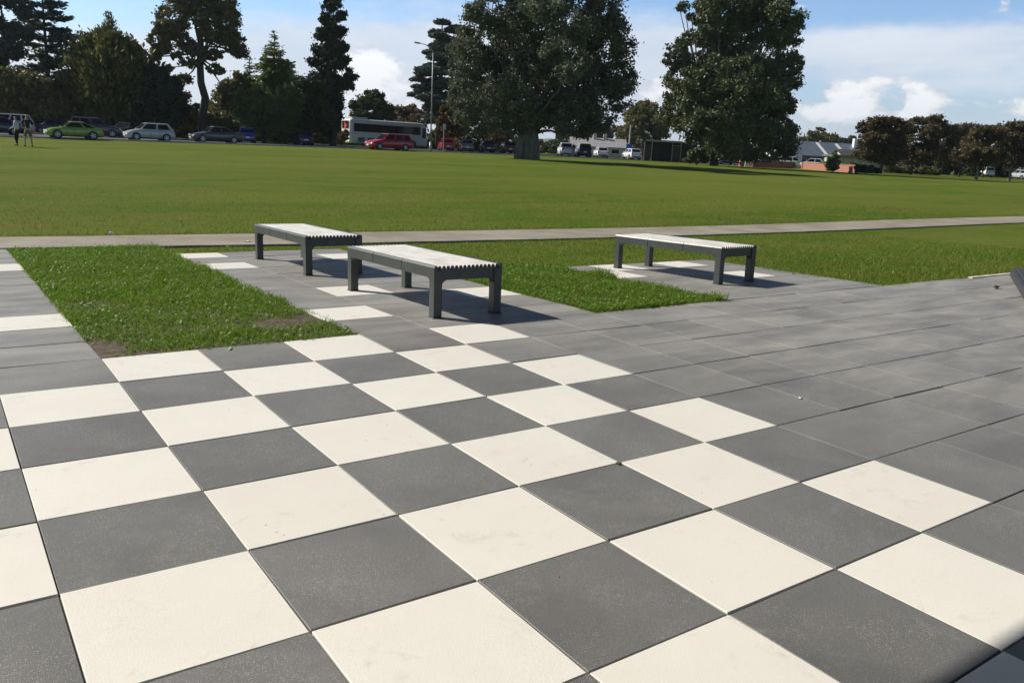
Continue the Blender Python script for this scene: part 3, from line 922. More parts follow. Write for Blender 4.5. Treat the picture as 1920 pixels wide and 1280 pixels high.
# --- row of trees behind the parked cars, left to right
blob_tree('pine_tree', 'tall open pine at the left edge, its sparse bluish crown cut by the frame', 22, 92,
          [(-10, 60, 34, 26), (25, 20, 30, 20), (48, 70, 26, 16), (-30, 10, 34, 30), (10, -30, 40, 26), (60, 38, 18, 12), (25, 105, 36, 18), (-20, 115, 36, 30), (20, 150, 40, 26)], 'blue', 15000, .30, .34, .6, BK_DARK, ncl=15, rc_f=.30)
conifer('layered_conifer', 'tall dark conifer with tiered branches and a straight trunk, near the left edge', 98, 96, -38,
        [(0, 10), (.3, 44), (.42, 47), (.55, 46), (.7, 36), (.85, 24), (1, 6)], 'blue', 8600, .34, .30, 22, 5, .10, .75, .32, jag=.5, sag=.10, thick=.06)
blob_tree('evergreen_tree', 'dark bushy evergreen below the tiered conifer, behind the two standing people', 35, 86,
          [(0, 200, 55, 40), (45, 190, 40, 45), (85, 205, 38, 35), (10, 165, 40, 26), (70, 165, 30, 22)], 'olive', 13000, .34, .25, .3, ncl=22, rc_f=.28)
blob_tree('evergreen_tree', 'olive brown bushy tree between the tiered conifer and the broad cypress', 135, 90,
          [(125, 185, 36, 42), (155, 195, 32, 44), (130, 215, 40, 28), (150, 160, 26, 22)], 'olive', 9000, .34, .22, .3, ncl=20, rc_f=.28)
conifer('dark_conifer', 'small dark conifer half hidden behind the left side of the broad cypress', 166, 106, 66,
        [(0, 12), (.3, 30), (.6, 24), (.85, 12), (1, 3)], 'blue', 5000, .38, .2, 18, 7, .05, .7, .25)
conifer('cypress_tree', 'broad pointed cypress with golden tinted sprays, above the lime green car', 216, 90, 38,
        [(0, 30), (.15, 60), (.3, 64), (.45, 60), (.6, 46), (.72, 30), (.82, 17), (.92, 7), (1, 1)], 'gold', 23000, .36, .06, 34, 9, .55, .85, .4, along_up=.5, jag=.42, thick=.10)
blob_tree('evergreen_tree', 'near black dense evergreen right of the cypress, behind the silver hatchback', 300, 90,
          [(295, 180, 34, 40), (320, 205, 30, 38), (275, 210, 28, 36), (300, 150, 20, 18), (330, 175, 16, 22)], 'deep', 12000, .34, .25, .3, ncl=22, rc_f=.3)
# tall open tree with a bare lower trunk
p_t5 = at(383, 92)
blob_tree('tall_tree', 'tall open tree with bare dark lower trunk and domed crown against the sky', 383, 92,
          [(384, 0, 36, 26), (352, 24, 26, 22), (416, 22, 26, 20), (330, 58, 24, 24), (375, 50, 30, 20), (425, 55, 28, 20), (310, 96, 17, 22), (345, 90, 22, 14), (445, 88, 22, 18), (405, 82, 22, 13),
           (300, 122, 11, 12), (455, 108, 13, 11), (362, 130, 15, 9), (405, 138, 15, 9), (350, 158, 17, 8), (325, 140, 9, 6), (420, 172, 12, 6), (380, -22, 34, 18), (322, 78, 18, 15), (350, 74, 18, 14), (402, 112, 18, 10), (432, 84, 20, 15), (366, 106, 18, 11), (336, 118, 12, 8), (318, 108, 12, 12), (438, 104, 16, 10), (392, 28, 30, 20)], 'olive', 19000, .26, .44, .62, BK_DARK, ncl=15, rc_f=.30, base=p_t5)
blob_tree('low_tree', 'low olive tree around the foot of the tall open tree', 352, 98,
          [(345, 205, 24, 24), (365, 220, 30, 20), (335, 225, 20, 18)], 'olive', 5000, .32, .15, .3, ncl=18)
blob_tree('low_tree', 'low loose tree right of the bare trunk, above the dark sedan', 425, 99,
          [(415, 200, 26, 22), (440, 185, 26, 32), (430, 225, 34, 20), (455, 160, 18, 20)], 'olive', 8000, .32, .18, .3, ncl=18)
conifer('spire_conifer', 'short dark pointed conifer at the left shoulder of the bright spire', 471, 100, 116,
        [(0, 28), (.3, 30), (.6, 20), (.85, 8), (1, 2)], 'dark', 6000, .34, .05, 24, 8, .1, .8, .25, jag=.35)
conifer('spire_conifer', 'bright green tipped spire conifer, tallest of its group of three', 517, 96, 72,
        [(0, 46), (.25, 50), (.45, 42), (.6, 30), (.75, 22), (.9, 9), (1, 2)], 'bright', 15000, .34, .05, 34, 9, -.05, .8, .3, jag=.38, sag=.08)
conifer('spire_conifer', 'narrow dark conifer tip at the right shoulder of the bright spire', 549, 102, 127,
        [(0, 26), (.3, 26), (.55, 16), (.8, 7), (1, 2)], 'green', 5000, .34, .05, 24, 8, .0, .8, .22, jag=.35)
blob_tree('evergreen_tree', 'dark green rounded evergreen in front of the spire conifers, above the blue hatchback', 495, 92,
          [(480, 200, 34, 36), (520, 205, 36, 36), (500, 230, 50, 24), (540, 195, 26, 30)], 'green', 12000, .33, .22, .3, ncl=22, rc_f=.28)
blob_tree('evergreen_tree', 'dark rounded evergreen left of the tall clumpy conifer, behind the navy hatchback', 570, 94,
          [(565, 190, 26, 34), (590, 215, 30, 32), (555, 220, 28, 28), (585, 175, 20, 22)], 'dark', 9000, .33, .2, .3, ncl=20, rc_f=.28)
blob_tree('clumpy_conifer', 'tall narrow near black conifer with rounded clumps, left of the white coach', 624, 97,
          [(625, 12, 9, 10), (620, 32, 16, 10), (634, 50, 14, 9), (612, 56, 11, 10), (606, 84, 14, 11), (632, 76, 16, 12), (622, 102, 22, 12), (598, 110, 13, 10), (640, 104, 12, 10), (590, 128, 13, 9), (615, 132, 24, 14), (640, 128, 16, 12),
           (625, 156, 30, 15), (600, 160, 20, 12), (656, 148, 12, 9), (645, 165, 14, 10), (612, 185, 28, 18), (628, 195, 18, 14), (608, 215, 27, 20), (620, 228, 17, 14), (602, 240, 28, 16)], 'deep', 19000, .28, .36, .80, BK_DARK, ncl=11, rc_f=.36, jit=.9)
blob_tree('broadleaf_tree', 'small dark tree with spiky top behind the tail of the coach', 695, 125,
          [(700, 184, 15, 10), (686, 200, 18, 12), (668, 206, 12, 10), (708, 200, 14, 12), (690, 220, 30, 16), (720, 215, 18, 14)], 'dark', 6500, .36, .2, .5, ncl=13, rc_f=.32)
blob_tree('broadleaf_tree', 'low rounded olive tree showing above the middle of the coach roof', 765, 135,
          [(738, 222, 20, 14), (764, 216, 18, 14), (785, 222, 18, 14), (760, 236, 34, 14)], 'brown', 6000, .38, .2, .4, ncl=16)
blob_tree('flax_bush', 'dry brown bush beside the rear corner of the coach', 640, 106, [(640, 258, 10, 9), (646, 254, 7, 9), (632, 262, 9, 7)], 'brown', 1800, .25, .06, .2, ncl=10, cat='shrub')
# layered cedar behind the lamp post
p = at(822, 112); s_ = px_scale(112); root = thing('cedar_tree', 'layered cedar with flat branches reaching left behind the lamp post', 'tree', p, YAW)
bm = bmesh.new(); vb_ = vbase(p); Ht = (vb_ - 62) * s_
tube(bm, [(0, 0, -.2), (0, 0, Ht * .5), (0, 0, Ht)], [.5, .35, .06], 8)
Vs = []
for (uu, vv, rx_) in [(776, 186, 10), (784, 160, 12), (778, 170, 9), (795, 150, 14), (800, 178, 20), (806, 135, 12), (815, 118, 16), (810, 98, 10), (812, 76, 12), (822, 60, 12), (835, 90, 22), (840, 130, 24), (835, 165, 28), (830, 200, 28), (815, 205, 22), (850, 70, 20), (818, 85, 14), (800, 112, 10), (790, 142, 12), (828, 105, 20), (812, 145, 22), (818, 162, 26), (825, 120, 22), (808, 190, 22), (795, 178, 14), (825, 225, 30), (855, 180, 26)]:
    e = Vector(((uu - 822) * s_, random.uniform(-2, 2), (vb_ - vv) * s_))
    tube(bm, [Vector((0, 0, e.z - .6)), e * .5 + Vector((0, 0, (e.z - .5) * .5)), e], [.10, .06, .02], 5, False)
    n = int(60 * rx_); q = RNG.normal(0, 1, (n, 3)); q /= np.linalg.norm(q, axis=1)[:, None]; q *= (RNG.random(n) ** .4)[:, None] * np.array([rx_ * s_ * 1.25, rx_ * s_ * 1.25, rx_ * s_ * .36])
    q[:, 2] -= .10 * np.abs(q[:, 0])
    Vs.append(quads(q + np.array(e), .34 * RNG.uniform(.6, 1.3, n), nrm_bias=np.array([0, 0, .2]), asp=1.6, along=np.tile(np.array([-.8, 0, -.1]), (n, 1))))
bmobj('trunk', bm, BK_DARK, root, True); crown_obj('crown', Vs, LF['blue'], root)
blob_tree('autumn_shrub', 'orange brown autumn tree between the lamp post and the huge spreading tree', 838, 108,
          [(835, 225, 15, 22), (850, 240, 18, 18), (826, 245, 12, 14), (842, 205, 10, 14)], 'autumn', 4200, .28, .12, .3, ncl=16, cat='tree')
blob_tree('broadleaf_tree', 'dark olive thicket tree behind the row of cars parked nose in', 905, 122,
          [(865, 235, 22, 24), (900, 230, 28, 28), (940, 235, 24, 26), (880, 215, 24, 20), (925, 210, 26, 22)], 'olive', 9000, .38, .2, .3, ncl=20)
blob_tree('autumn_shrub', 'yellow orange shrub under the left side of the huge spreading tree', 932, 116, [(928, 258, 8, 7), (938, 264, 9, 7), (922, 266, 7, 6)], 'autumn', 1200, .24, .06, .2, ncl=9, cat='shrub')

# --- the huge spreading tree
p10 = hit(988, 298); d10 = dep(p10); s10 = px_scale(d10)
lob10 = []
rr_ = random.Random(5)
for i in range(88):
    a = i * 2.39996; q = sqrt((i + .5) / 88); ex = cos(a) * q; ez = sin(a) * q
    uu = 1006 + ex * 146 + rr_.uniform(-8, 8); vv = 112 - ez * 122 + 22 * ex * ex + rr_.uniform(-8, 8)
    lob10.append((uu, vv, rr_.uniform(20, 32), rr_.uniform(18, 28), rr_.uniform(-1, 1) * 150 * s10 * sqrt(max(0, 1 - q * q))))
lob10 += [(856, 150, 18, 30, 0), (852, 190, 16, 28, 1), (1162, 150, 18, 26, 0), (1150, 190, 24, 26, -1), (1120, 225, 30, 20, 1), (1085, 245, 26, 14, 0), (870, 225, 26, 26, 0), (866, 95, 20, 24, 0), (884, 48, 20, 20, 0), (1120, 55, 22, 20, 0), (1150, 95, 20, 22, 0),
          (1040, 2, 20, 16, 0), (905, 18, 22, 16, 0), (960, -8, 26, 16, 0), (1090, 18, 16, 18, 0), (930, 240, 26, 16, -1), (1045, 235, 30, 18, -2)]
root10 = blob_tree('spreading_tree', 'huge grey green spreading tree with a thick pale fluted trunk on the field', 988, d10, lob10, 'grey', 56000, .20, .55, .22, BK_GREY, base=p10, ncl=20, rc_f=.32, fill=.2, trunk=False)
bm = bmesh.new()
for k in range(11):
    a = 2 * pi * k / 11 + random.uniform(-.2, .2); rb = random.uniform(.42, .74)
    bx, by = cos(a) * rb, sin(a) * rb * .8
    limb(bm, (bx * 1.28, by * 1.28, -.25), (bx * .75 + random.uniform(-.2, .2), by * .7, 2.3), random.uniform(.34, .5), random.uniform(.24, .34), .02, 9, 5)
limb(bm, (0, 0, -.2), (0, 0, 2.6), .75, .6, .01, 10, 3)
vb_ = vbase(p10)
for i, l in enumerate(lob10):
    if i % 3 == 0:
        e = ((l[0] - 988) * s10 * .92, l[4] * .9, (vb_ - l[1]) * s10 * .96)
        st_ = (random.uniform(-.6, .6), random.uniform(-.5, .5), random.uniform(1.8, 2.5))
        limb(bm, st_, e, random.uniform(.12, .20), .03, .12, 6, 7)
bmobj('trunk', bm, BK_GREY, root10, True)

# --- further right
blob_tree('broadleaf_tree', 'rounded mid green tree between the huge spreading tree and the big glossy tree', 1205, 150,
          [(1188, 225, 22, 24), (1215, 220, 24, 24), (1200, 245, 34, 24), (1228, 245, 18, 22), (1205, 206, 18, 12), (1180, 255, 20, 18)], 'olive', 9000, .42, .25, .35, ncl=18)
blob_tree('broadleaf_tree', 'brownish low tree behind the grey roofed house', 1125, 190,
          [(1095, 252, 16, 9), (1125, 248, 20, 12), (1155, 252, 18, 11), (1060, 258, 20, 9)], 'brown', 5000, .5, .25, .35, ncl=16)
p12 = at(1338, 90)
lob12 = [(1262, 38, 10, 9), (1250, 42, 7, 6), (1275, 55, 9, 7), (1310, 22, 16, 14), (1340, 10, 20, 12), (1300, 45, 24, 18), (1325, 60, 24, 20), (1305, 85, 18, 16), (1372, 25, 16, 14), (1395, 14, 20, 14), (1430, 6, 18, 12), (1442, 22, 10, 9), (1405, 50, 24, 14),
         (1430, 60, 26, 18), (1455, 82, 20, 16), (1395, 78, 30, 16), (1360, 100, 32, 20), (1250, 112, 18, 14), (1238, 130, 12, 12), (1262, 135, 16, 16), (1245, 150, 8, 10), (1290, 135, 26, 22), (1330, 130, 32, 26), (1385, 125, 38, 28), (1440, 125, 32, 24), (1472, 125, 14, 16),
         (1275, 170, 24, 20), (1315, 170, 34, 28), (1365, 170, 40, 30), (1425, 165, 38, 28), (1462, 155, 16, 18), (1270, 205, 22, 22), (1310, 215, 34, 28), (1365, 220, 40, 32), (1425, 215, 36, 32), (1455, 200, 18, 24), (1288, 238, 24, 14), (1325, 255, 34, 22), (1375, 262, 40, 24), (1430, 258, 34, 24), (1460, 240, 16, 18), (1330, 268, 20, 10), (1345, 60, 20, 24), (1350, 284, 40, 14), (1400, 284, 44, 14), (1440, 278, 24, 14)]
lob12 += [(1255, 190, 22, 22), (1262, 225, 24, 22), (1272, 240, 18, 14), (1290, 62, 18, 14), (1284, 40, 13, 9), (1248, 165, 14, 12), (1300, 72, 22, 22), (1304, 40, 18, 14), (1424, 36, 22, 15), (1450, 62, 20, 17), (1272, 92, 14, 14), (1345, 38, 22, 16), (1362, 62, 26, 20), (1330, 82, 26, 20), (1385, 48, 24, 18), (1410, 88, 28, 20), (1318, 108, 24, 18), (1290, 95, 16, 14), (1350, 128, 34, 22), (1412, 150, 34, 22), (1300, 190, 26, 20)]
fr12 = [(1296, 232, 24, 18, -5), (1325, 225, 30, 24, -5.5), (1365, 235, 34, 26, -5), (1340, 265, 36, 18, -4.5), (1400, 250, 32, 22, -4.5), (1365, 288, 34, 10, -3), (1345, 190, 34, 24, -5.5), (1305, 185, 24, 20, -4.5), (1390, 190, 34, 26, -5), (1350, 150, 34, 22, -4.5), (1310, 145, 24, 20, -3.5)]
lob12 = [(*l, random.uniform(-1, 1) * 4.0 if l[2] > 20 else random.uniform(-1.5, 1.5)) for l in lob12] + fr12
blob_tree('glossy_tree', 'big dark glossy leaved tree with ragged top standing right of the bus shelter', 1335, 105, lob12, 'magn', 56000, .27, .45, .22, BK_GREY, base=p12, ncl=17, rc_f=.34, fill=.4)
blob_tree('shrub', 'dark rounded shrub at the foot of the big glossy tree, beside the bus shelter', 1305, 89, [(1300, 292, 14, 10), (1315, 298, 12, 8), (1290, 299, 10, 6)], 'magn', 2600, .26, .08, .2, ncl=12, cat='shrub')

for (u, d, lob) in [(1528, 230, [(1512, 262, 14, 9), (1532, 254, 10, 10), (1545, 262, 14, 9), (1560, 266, 14, 7), (1500, 268, 12, 5)])]:
    blob_tree('broadleaf_tree', 'hazy brown green tree rising above the blue roofed building', u, d, lob, 'olive', 5000, .6, .3, .3, ncl=14)
blob_tree('broadleaf_tree', 'dark low tree just left of the russet trees, above the garage roof', 1583, 210, [(1578, 270, 12, 6), (1590, 266, 10, 8)], 'dark', 2200, .5, .2, .3, ncl=10)

# --- row of russet trees at right
RUS = [
    (1651, 325.5, [(1612, 240, 14, 10), (1630, 232, 18, 12), (1650, 228, 18, 12), (1668, 236, 18, 14), (1612, 262, 16, 12), (1640, 260, 30, 20), (1672, 262, 20, 18), (1625, 285, 22, 12), (1660, 290, 26, 14)], 'first russet tree of the row, beside the garage, with low spreading crown'),
    (1708, 327.5, [(1690, 240, 18, 12), (1712, 232, 18, 12), (1728, 246, 16, 14), (1695, 265, 24, 18), (1725, 270, 22, 18), (1705, 292, 28, 12)], 'second russet tree of the row, crown joined to the first'),
    (1757, 329, [(1728, 226, 14, 8), (1745, 228, 14, 9), (1760, 240, 18, 12), (1740, 250, 20, 14), (1770, 262, 20, 16), (1750, 282, 28, 18)], 'tallest russet tree with ragged twigs at its top, mid row'),
    (1798, 331, [(1775, 258, 18, 16), (1812, 266, 20, 16), (1785, 244, 16, 11), (1806, 244, 18, 13), (1795, 270, 26, 16), (1800, 290, 26, 14)], 'dark russet tree between the tallest one and the white van'),
    (1830, 336.5, [(1822, 246, 16, 10), (1845, 250, 18, 12), (1830, 270, 26, 18), (1850, 285, 24, 14), (1815, 285, 20, 14)], 'russet tree with pale trunk right in front of the white van'),
    (1892, 339, [(1862, 252, 20, 14), (1880, 240, 22, 12), (1905, 238, 18, 12), (1870, 260, 24, 18), (1905, 262, 24, 20), (1885, 285, 34, 16)], 'russet tree with pale leaning trunk near the right edge'),
    (1950, 341, [(1918, 262, 20, 18), (1940, 238, 24, 14), (1965, 250, 24, 20), (1935, 270, 28, 20), (1960, 290, 30, 16)], 'last russet tree, cut by the right edge'),
]
for i, (u, v, lob, lab) in enumerate(RUS):
    pb = hit(u, v)
    if pb is None or dep(pb) > 125: pb = at(u, 105)
    blob_tree('russet_tree', lab, u, dep(pb), [(l[0], l[1] + 6, l[2], l[3], random.uniform(-1, 1) * 1.2) for l in lob] + [(u - 22, vbase(pb) - 42, 24, 13, 0), (u + 20, vbase(pb) - 44, 26, 13, .5), (u, vbase(pb) - 38, 26, 12, -.6)], 'red', 9500, .26, .16, .38, BK_PALE if i > 3 else BK_DARK, base=pb, ncl=18, rc_f=.28, group='russet trees along the right side of the field')

# ------------------------------------------------------------------ thicket behind the parked cars
rs_ = random.Random(3)
SHR = 'dark low shrub in the thicket behind the parked cars'
for i, u in enumerate(range(-30, 985, 29)):
    d = 100 + 28 * max(0, min(1, (u - 250) / 600)) + rs_.uniform(-3, 3)
    vb_ = vbase(at(u, d)); h = rs_.uniform(26, 46) * (1.15 if u < 640 else .85)
    blob_tree('thicket_shrub', SHR, u, d, [(u, vb_ - h * .45, 24, h * .5), (u + rs_.uniform(-10, 10), vb_ - h * .8, 16, h * .38), (u + rs_.uniform(-14, 14), vb_ - h * .2, 24, h * .3)],
              rs_.choice(['olive', 'dark', 'dark', 'brown', 'green']), 2300, .36, .08, .3, ncl=12, cat='shrub', group='shrubs in the thicket behind the parked cars')
SHR2 = 'dark far shrub in the strip of greenery beyond the shelter and house'
for i, u in enumerate(range(1010, 1460, 30)):
    d = 165 + rs_.uniform(-5, 5); vb_ = vbase(at(u, d)); h = rs_.uniform(16, 26)
    blob_tree('thicket_shrub', SHR2, u, d, [(u, vb_ - h * .45, 22, h * .5), (u + rs_.uniform(-8, 8), vb_ - h * .8, 15, h * .4)], rs_.choice(['olive', 'dark', 'brown']), 1800, .48, .08, .3, ncl=10, cat='shrub', group='far shrubs beyond the shelter and house')
SHR3 = 'dark low shrub in the strip of greenery behind the russet trees'
for i, u in enumerate(range(1640, 1990, 30)):
    d = 150 + rs_.uniform(-5, 5); vb_ = vbase(at(u, d)); h = rs_.uniform(34, 52)
    blob_tree('thicket_shrub', SHR3, u, d, [(u, vb_ - h * .45, 24, h * .5), (u + rs_.uniform(-8, 8), vb_ - h * .8, 17, h * .4)], rs_.choice(['dark', 'deep', 'dark']), 2200, .5, .08, .3, ncl=10, cat='shrub', group='shrubs behind the russet trees')

# ------------------------------------------------------------------ vehicles
m_glass = plain('car_glass', (.010, .012, .016), .12, 0, .1, 3, spec=.28)
m_tyre = plain('tyre_rubber', (.018, .018, .018), .85)
m_rim = plain('wheel_alloy', (.45, .46, .47), .35, .8)
m_black = plain('black_plastic', (.015, .015, .016), .6)
m_lampw = plain('headlight_lens', (.75, .77, .8), .1, 0, .05)
m_lampr = plain('taillight_lens', (.35, .012, .012), .15, 0, .1)
m_plate = plain('number_plate', (.75, .75, .73), .5)


def paint(name, col): return plain('car_paint_' + name, col, .28, .0, .04, 2, coat=.6)


def wheel(parent, x, y, R_, wd, side):
    bm = bmesh.new(); n = 20
    prof = [(R_ * .62, wd / 2), (R_ * .92, wd / 2), (R_, wd * .32), (R_, -wd * .32), (R_ * .92, -wd / 2), (R_ * .62, -wd / 2)]
    rings = [[bm.verts.new((cos(2 * pi * k / n) * r, yy, sin(2 * pi * k / n) * r)) for k in range(n)] for r, yy in prof]
    for a in range(len(rings)):
        b_ = (a + 1) % len(rings)
        for k in range(n): bm.faces.new((rings[a][k], rings[a][(k + 1) % n], rings[b_][(k + 1) % n], rings[b_][k]))
    w_ = bmobj('wheel', bm, m_tyre, parent); w_.location = (x, y, R_)
    bm = bmesh.new(); yo = side * wd * .47
    for k in range(5):
        a = 2 * pi * k / 5
        box(bm, (cos(a) * R_ * .33, yo, sin(a) * R_ * .33), (R_ * .56, .02, R_ * .16), Matrix.Rotation(-a, 3, 'Y'))
    tube(bm, [(0, yo - .015, 0), (0, yo + .015, 0)], R_ * .17, 10)
    ring = []
    for r in (R_ * .56, R_ * .64):
        ring.append([bm.verts.new((cos(2 * pi * k / n) * r, yo, sin(2 * pi * k / n) * r)) for k in range(n)])
    for k in range(n): bm.faces.new((ring[0][k], ring[0][(k + 1) % n], ring[1][(k + 1) % n], ring[1][k]))
    rim_ = bmobj('rim', bm, m_rim, w_)
    bm = bmesh.new(); tube(bm, [(0, yo * .35 - .01, 0), (0, yo * .35 + .01, 0)], R_ * .63, n); bmobj('brake_disc', bm, m_black, w_)


STY = dict(
    hatch=dict(L=3.95, W=1.70, H=1.50, hood=(.70, .92), belt=.94, xw=.25, r0=.42, r1=.86, xt=.975, deck=.90, win=[(.02, .46), (.50, .90)]),
    coupe=dict(L=4.10, W=1.72, H=1.36, hood=(.66, .86), belt=.88, xw=.27, r0=.44, r1=.66, xt=.92, deck=.90, win=[(.02, .60), (.64, .94)]),
    sedan=dict(L=4.65, W=1.78, H=1.46, hood=(.70, .90), belt=.92, xw=.27, r0=.42, r1=.68, xt=.86, deck=.98, win=[(.02, .47), (.51, .92)]),
    wagon=dict(L=4.65, W=1.76, H=1.56, hood=(.72, .94), belt=.96, xw=.25, r0=.41, r1=.90, xt=.98, deck=.92, win=[(.02, .36), (.39, .68), (.71, .97)]),
    suv=dict(L=4.55, W=1.84, H=1.74, hood=(.88, 1.05), belt=1.08, xw=.25, r0=.39, r1=.91, xt=.98, deck=1.02, win=[(.02, .38), (.41, .70), (.73, .96)]),
    ute=dict(L=5.0, W=1.82, H=1.74, hood=(.88, 1.04), belt=1.06, xw=.24, r0=.36, r1=.58, xt=.64, deck=1.02, win=[(.02, .47), (.51, .95)]),
)


def car(name, label, p, rz, style, pm, sc=1.0, group='cars parked or driving along the far side of the field', roof_rails=False):
    S = STY[style]; L, W, H = S['L'] * sc, S['W'], S['H']
    root = thing(name, label, 'car', p, rz, group)
    X = lambda fx: L / 2 - fx * L
    hf, hr = S['hood']; belt = S['belt']; dk = S['deck']; hw = W / 2
    st = [(0, .36, hf - .24, .78), (.012, .27, hf - .12, .87), (.05, .20, hf, .94), (.12, .18, hf + (hr - hf) * .55, .985), (S['xw'], .17, hr, 1.0), (S['xw'] + .08, .17, belt, 1.0), (.55, .17, belt + .01, 1.0),
          (min(S['xt'], .90), .18, belt + .02, .995), (.94, .20, dk, .96), (.975, .22, dk - .03, .93), (.993, .27, dk - .16, .88), (1.0, .36, dk - .30, .82)]
    bm = bmesh.new(); rings = []
    for fx, zb, zt, wf in st:
        h = hw * wf; mid = zb + (zt - zb) * .52
        half = [(h * .80, zb), (h * .97, zb + .10), (h, mid), (h * .985, zt - (zt - mid) * .35), (h * .93, zt - .015), (h * .80, zt + .004), (h * .4, zt + .022)]
        pts = [(0, zb)] + half + [(0, zt + .028)] + [(-y, z) for y, z in half[::-1]]
        rings.append([bm.verts.new((X(fx), y, z)) for y, z in pts])
    n = len(rings[0])
    for i in range(len(rings) - 1):
        for k in range(n): bm.faces.new((rings[i][k], rings[i][(k + 1) % n], rings[i + 1][(k + 1) % n], rings[i + 1][k]))
    bm.faces.new(rings[0]); bm.faces.new(rings[-1][::-1])
    body = bmobj('body', bm, pm, root, True)
    # cabin
    zb = belt - .03; xb0, xb1, xt0, xt1 = X(S['xw']), X(S['xt']), X(S['r0']), X(S['r1'])
    wb, wt_ = hw * .93, hw * .74; zr = H - .035
    B = [Vector((xb0, wb, zb)), Vector((xb1, wb, zb)), Vector((xb1, -wb, zb)), Vector((xb0, -wb, zb))]
    T = [Vector((xt0, wt_, zr)), Vector((xt1, wt_, zr)), Vector((xt1, -wt_, zr)), Vector((xt0, -wt_, zr))]
    bm = bmesh.new(); vb2 = [bm.verts.new(q) for q in B]; vt = [bm.verts.new(q) for q in T]
    xm = (xt0 + xt1) / 2
    R_ = [bm.verts.new((xt0 - .12 * (xt0 - xm), wt_ * .8, H)), bm.verts.new((xt1 + .12 * (xm - xt1), wt_ * .8, H)), bm.verts.new((xt1 + .12 * (xm - xt1), -wt_ * .8, H)), bm.verts.new((xt0 - .12 * (xt0 - xm), -wt_ * .8, H))]
    for k in range(4):
        bm.faces.new((vb2[k], vb2[(k + 1) % 4], vt[(k + 1) % 4], vt[k])); bm.faces.new((vt[k], vt[(k + 1) % 4], R_[(k + 1) % 4], R_[k]))
    bm.faces.new(R_); bmobj('cabin', bm, pm, root)

    def pane(nm, a, b_, c, d, off=.007, mat=m_glass):
        nrm = (b_ - a).cross(d - a).normalized(); ctr = (a + b_ + c + d) / 4
        if nrm.dot(ctr - Vector((xm, 0, zb))) < 0: nrm = -nrm
        bm = bmesh.new(); vs = [bm.verts.new(q + nrm * off) for q in (a, b_, c, d)]; ws_ = [bm.verts.new(q - nrm * .004) for q in (a, b_, c, d)]
        bm.faces.new(vs)
        for k in range(4): bm.faces.new((vs[k], vs[(k + 1) % 4], ws_[(k + 1) % 4], ws_[k]))
        return bmobj(nm, bm, mat, root)

    def onface(a0, a1, b0, b1, s0, s1, t0, t1):
        f = lambda s, t: (a0.lerp(a1, s)).lerp(b0.lerp(b1, s), t)
        return f(s0, t0), f(s1, t0), f(s1, t1), f(s0, t1)
    for s0, s1 in S['win']:
        pane('side_window', *onface(B[0], B[1], T[0], T[1], s0 + .02, s1 - .005, .12, .90)); pane('side_window', *onface(B[3], B[2], T[3], T[2], s0 + .02, s1 - .005, .12, .90))
    pane('windscreen', *onface(B[0], B[3], T[0], T[3], .05, .95, .10, .93)); pane('rear_window', *onface(B[1], B[2], T[1], T[2], .08, .92, .22 if style != 'sedan' else .1, .88))
    if style == 'ute':
        bm = bmesh.new(); box(bm, ((X(.66) + X(.985)) / 2, 0, belt + .035), (X(.66) - X(.985), W * .84, .05)); bmobj('tray_cover', bm, m_black, root)
    R0 = .32 if H < 1.6 else .36
    for fx in (.185, .80):
        for s in (-1, 1):
            wheel(root, X(fx), s * (hw - .085), R0, .21, s)
            bm = bmesh.new(); tube(bm, [(X(fx), s * (hw - .30), R0 + .01), (X(fx), s * (hw + .002), R0 + .01)], R0 * 1.12, 20); bmobj('wheel_arch', bm, m_black, root)
    for s in (-1, 1):
        bm = bmesh.new(); box(bm, (X(.045), s * hw * .70, hf - .085), (.20, .34, .13), Matrix.Rotation(-s * .35, 3, 'Z'), .03, 2); bmobj('headlight', bm, m_lampw, root)
        bm = bmesh.new(); box(bm, (X(.980), s * hw * .78, dk - .16), (.12, .24, .26), Matrix.Rotation(s * .25, 3, 'Z'), .03, 2); bmobj('taillight', bm, m_lampr, root)
        bm = bmesh.new(); box(bm, (X(S['xw'] + .05), s * (hw + .06), belt + .07), (.10, .16, .12), None, .03, 2); bmobj('wing_mirror', bm, pm, root)
        for fx in (.45, .66):
            bm = bmesh.new(); box(bm, (X(fx), s * (hw + .006), belt - .12), (.17, .03, .03), None, .008); bmobj('door_handle', bm, pm, root)
            bm = bmesh.new(); box(bm, (X(fx + .03), s * hw * .996, (belt + .30) / 2), (.012, .03, belt - .36)); bmobj('door_seam', bm, m_black, root)
        bm = bmesh.new(); box(bm, (X(.5), s * hw * .985, .245), (L * .46, .04, .09), None, .01); bmobj('sill', bm, m_black, root)
        if roof_rails:
            bm = bmesh.new(); tube(bm, [(X(S['r0'] + .05), s * wt_ * .92, H + .03), (X(S['r1'] - .03), s * wt_ * .92, H + .03)], .02, 6); bmobj('roof_rail', bm, m_rim, root)
    bm = bmesh.new(); box(bm, (X(.006), 0, .40), (.06, W * .62, .16), None, .02); bmobj('grille', bm, m_black, root)
    bm = bmesh.new(); box(bm, (X(.995), 0, .36), (.06, W * .80, .14), None, .02); bmobj('rear_bumper', bm, m_black, root)
    for fx, z in ((-.004, .42), (1.004, dk - .34)):
        bm = bmesh.new(); box(bm, (X(fx), 0, z), (.02, .40, .13)); bmobj('number_plate', bm, m_plate, root)
    return root


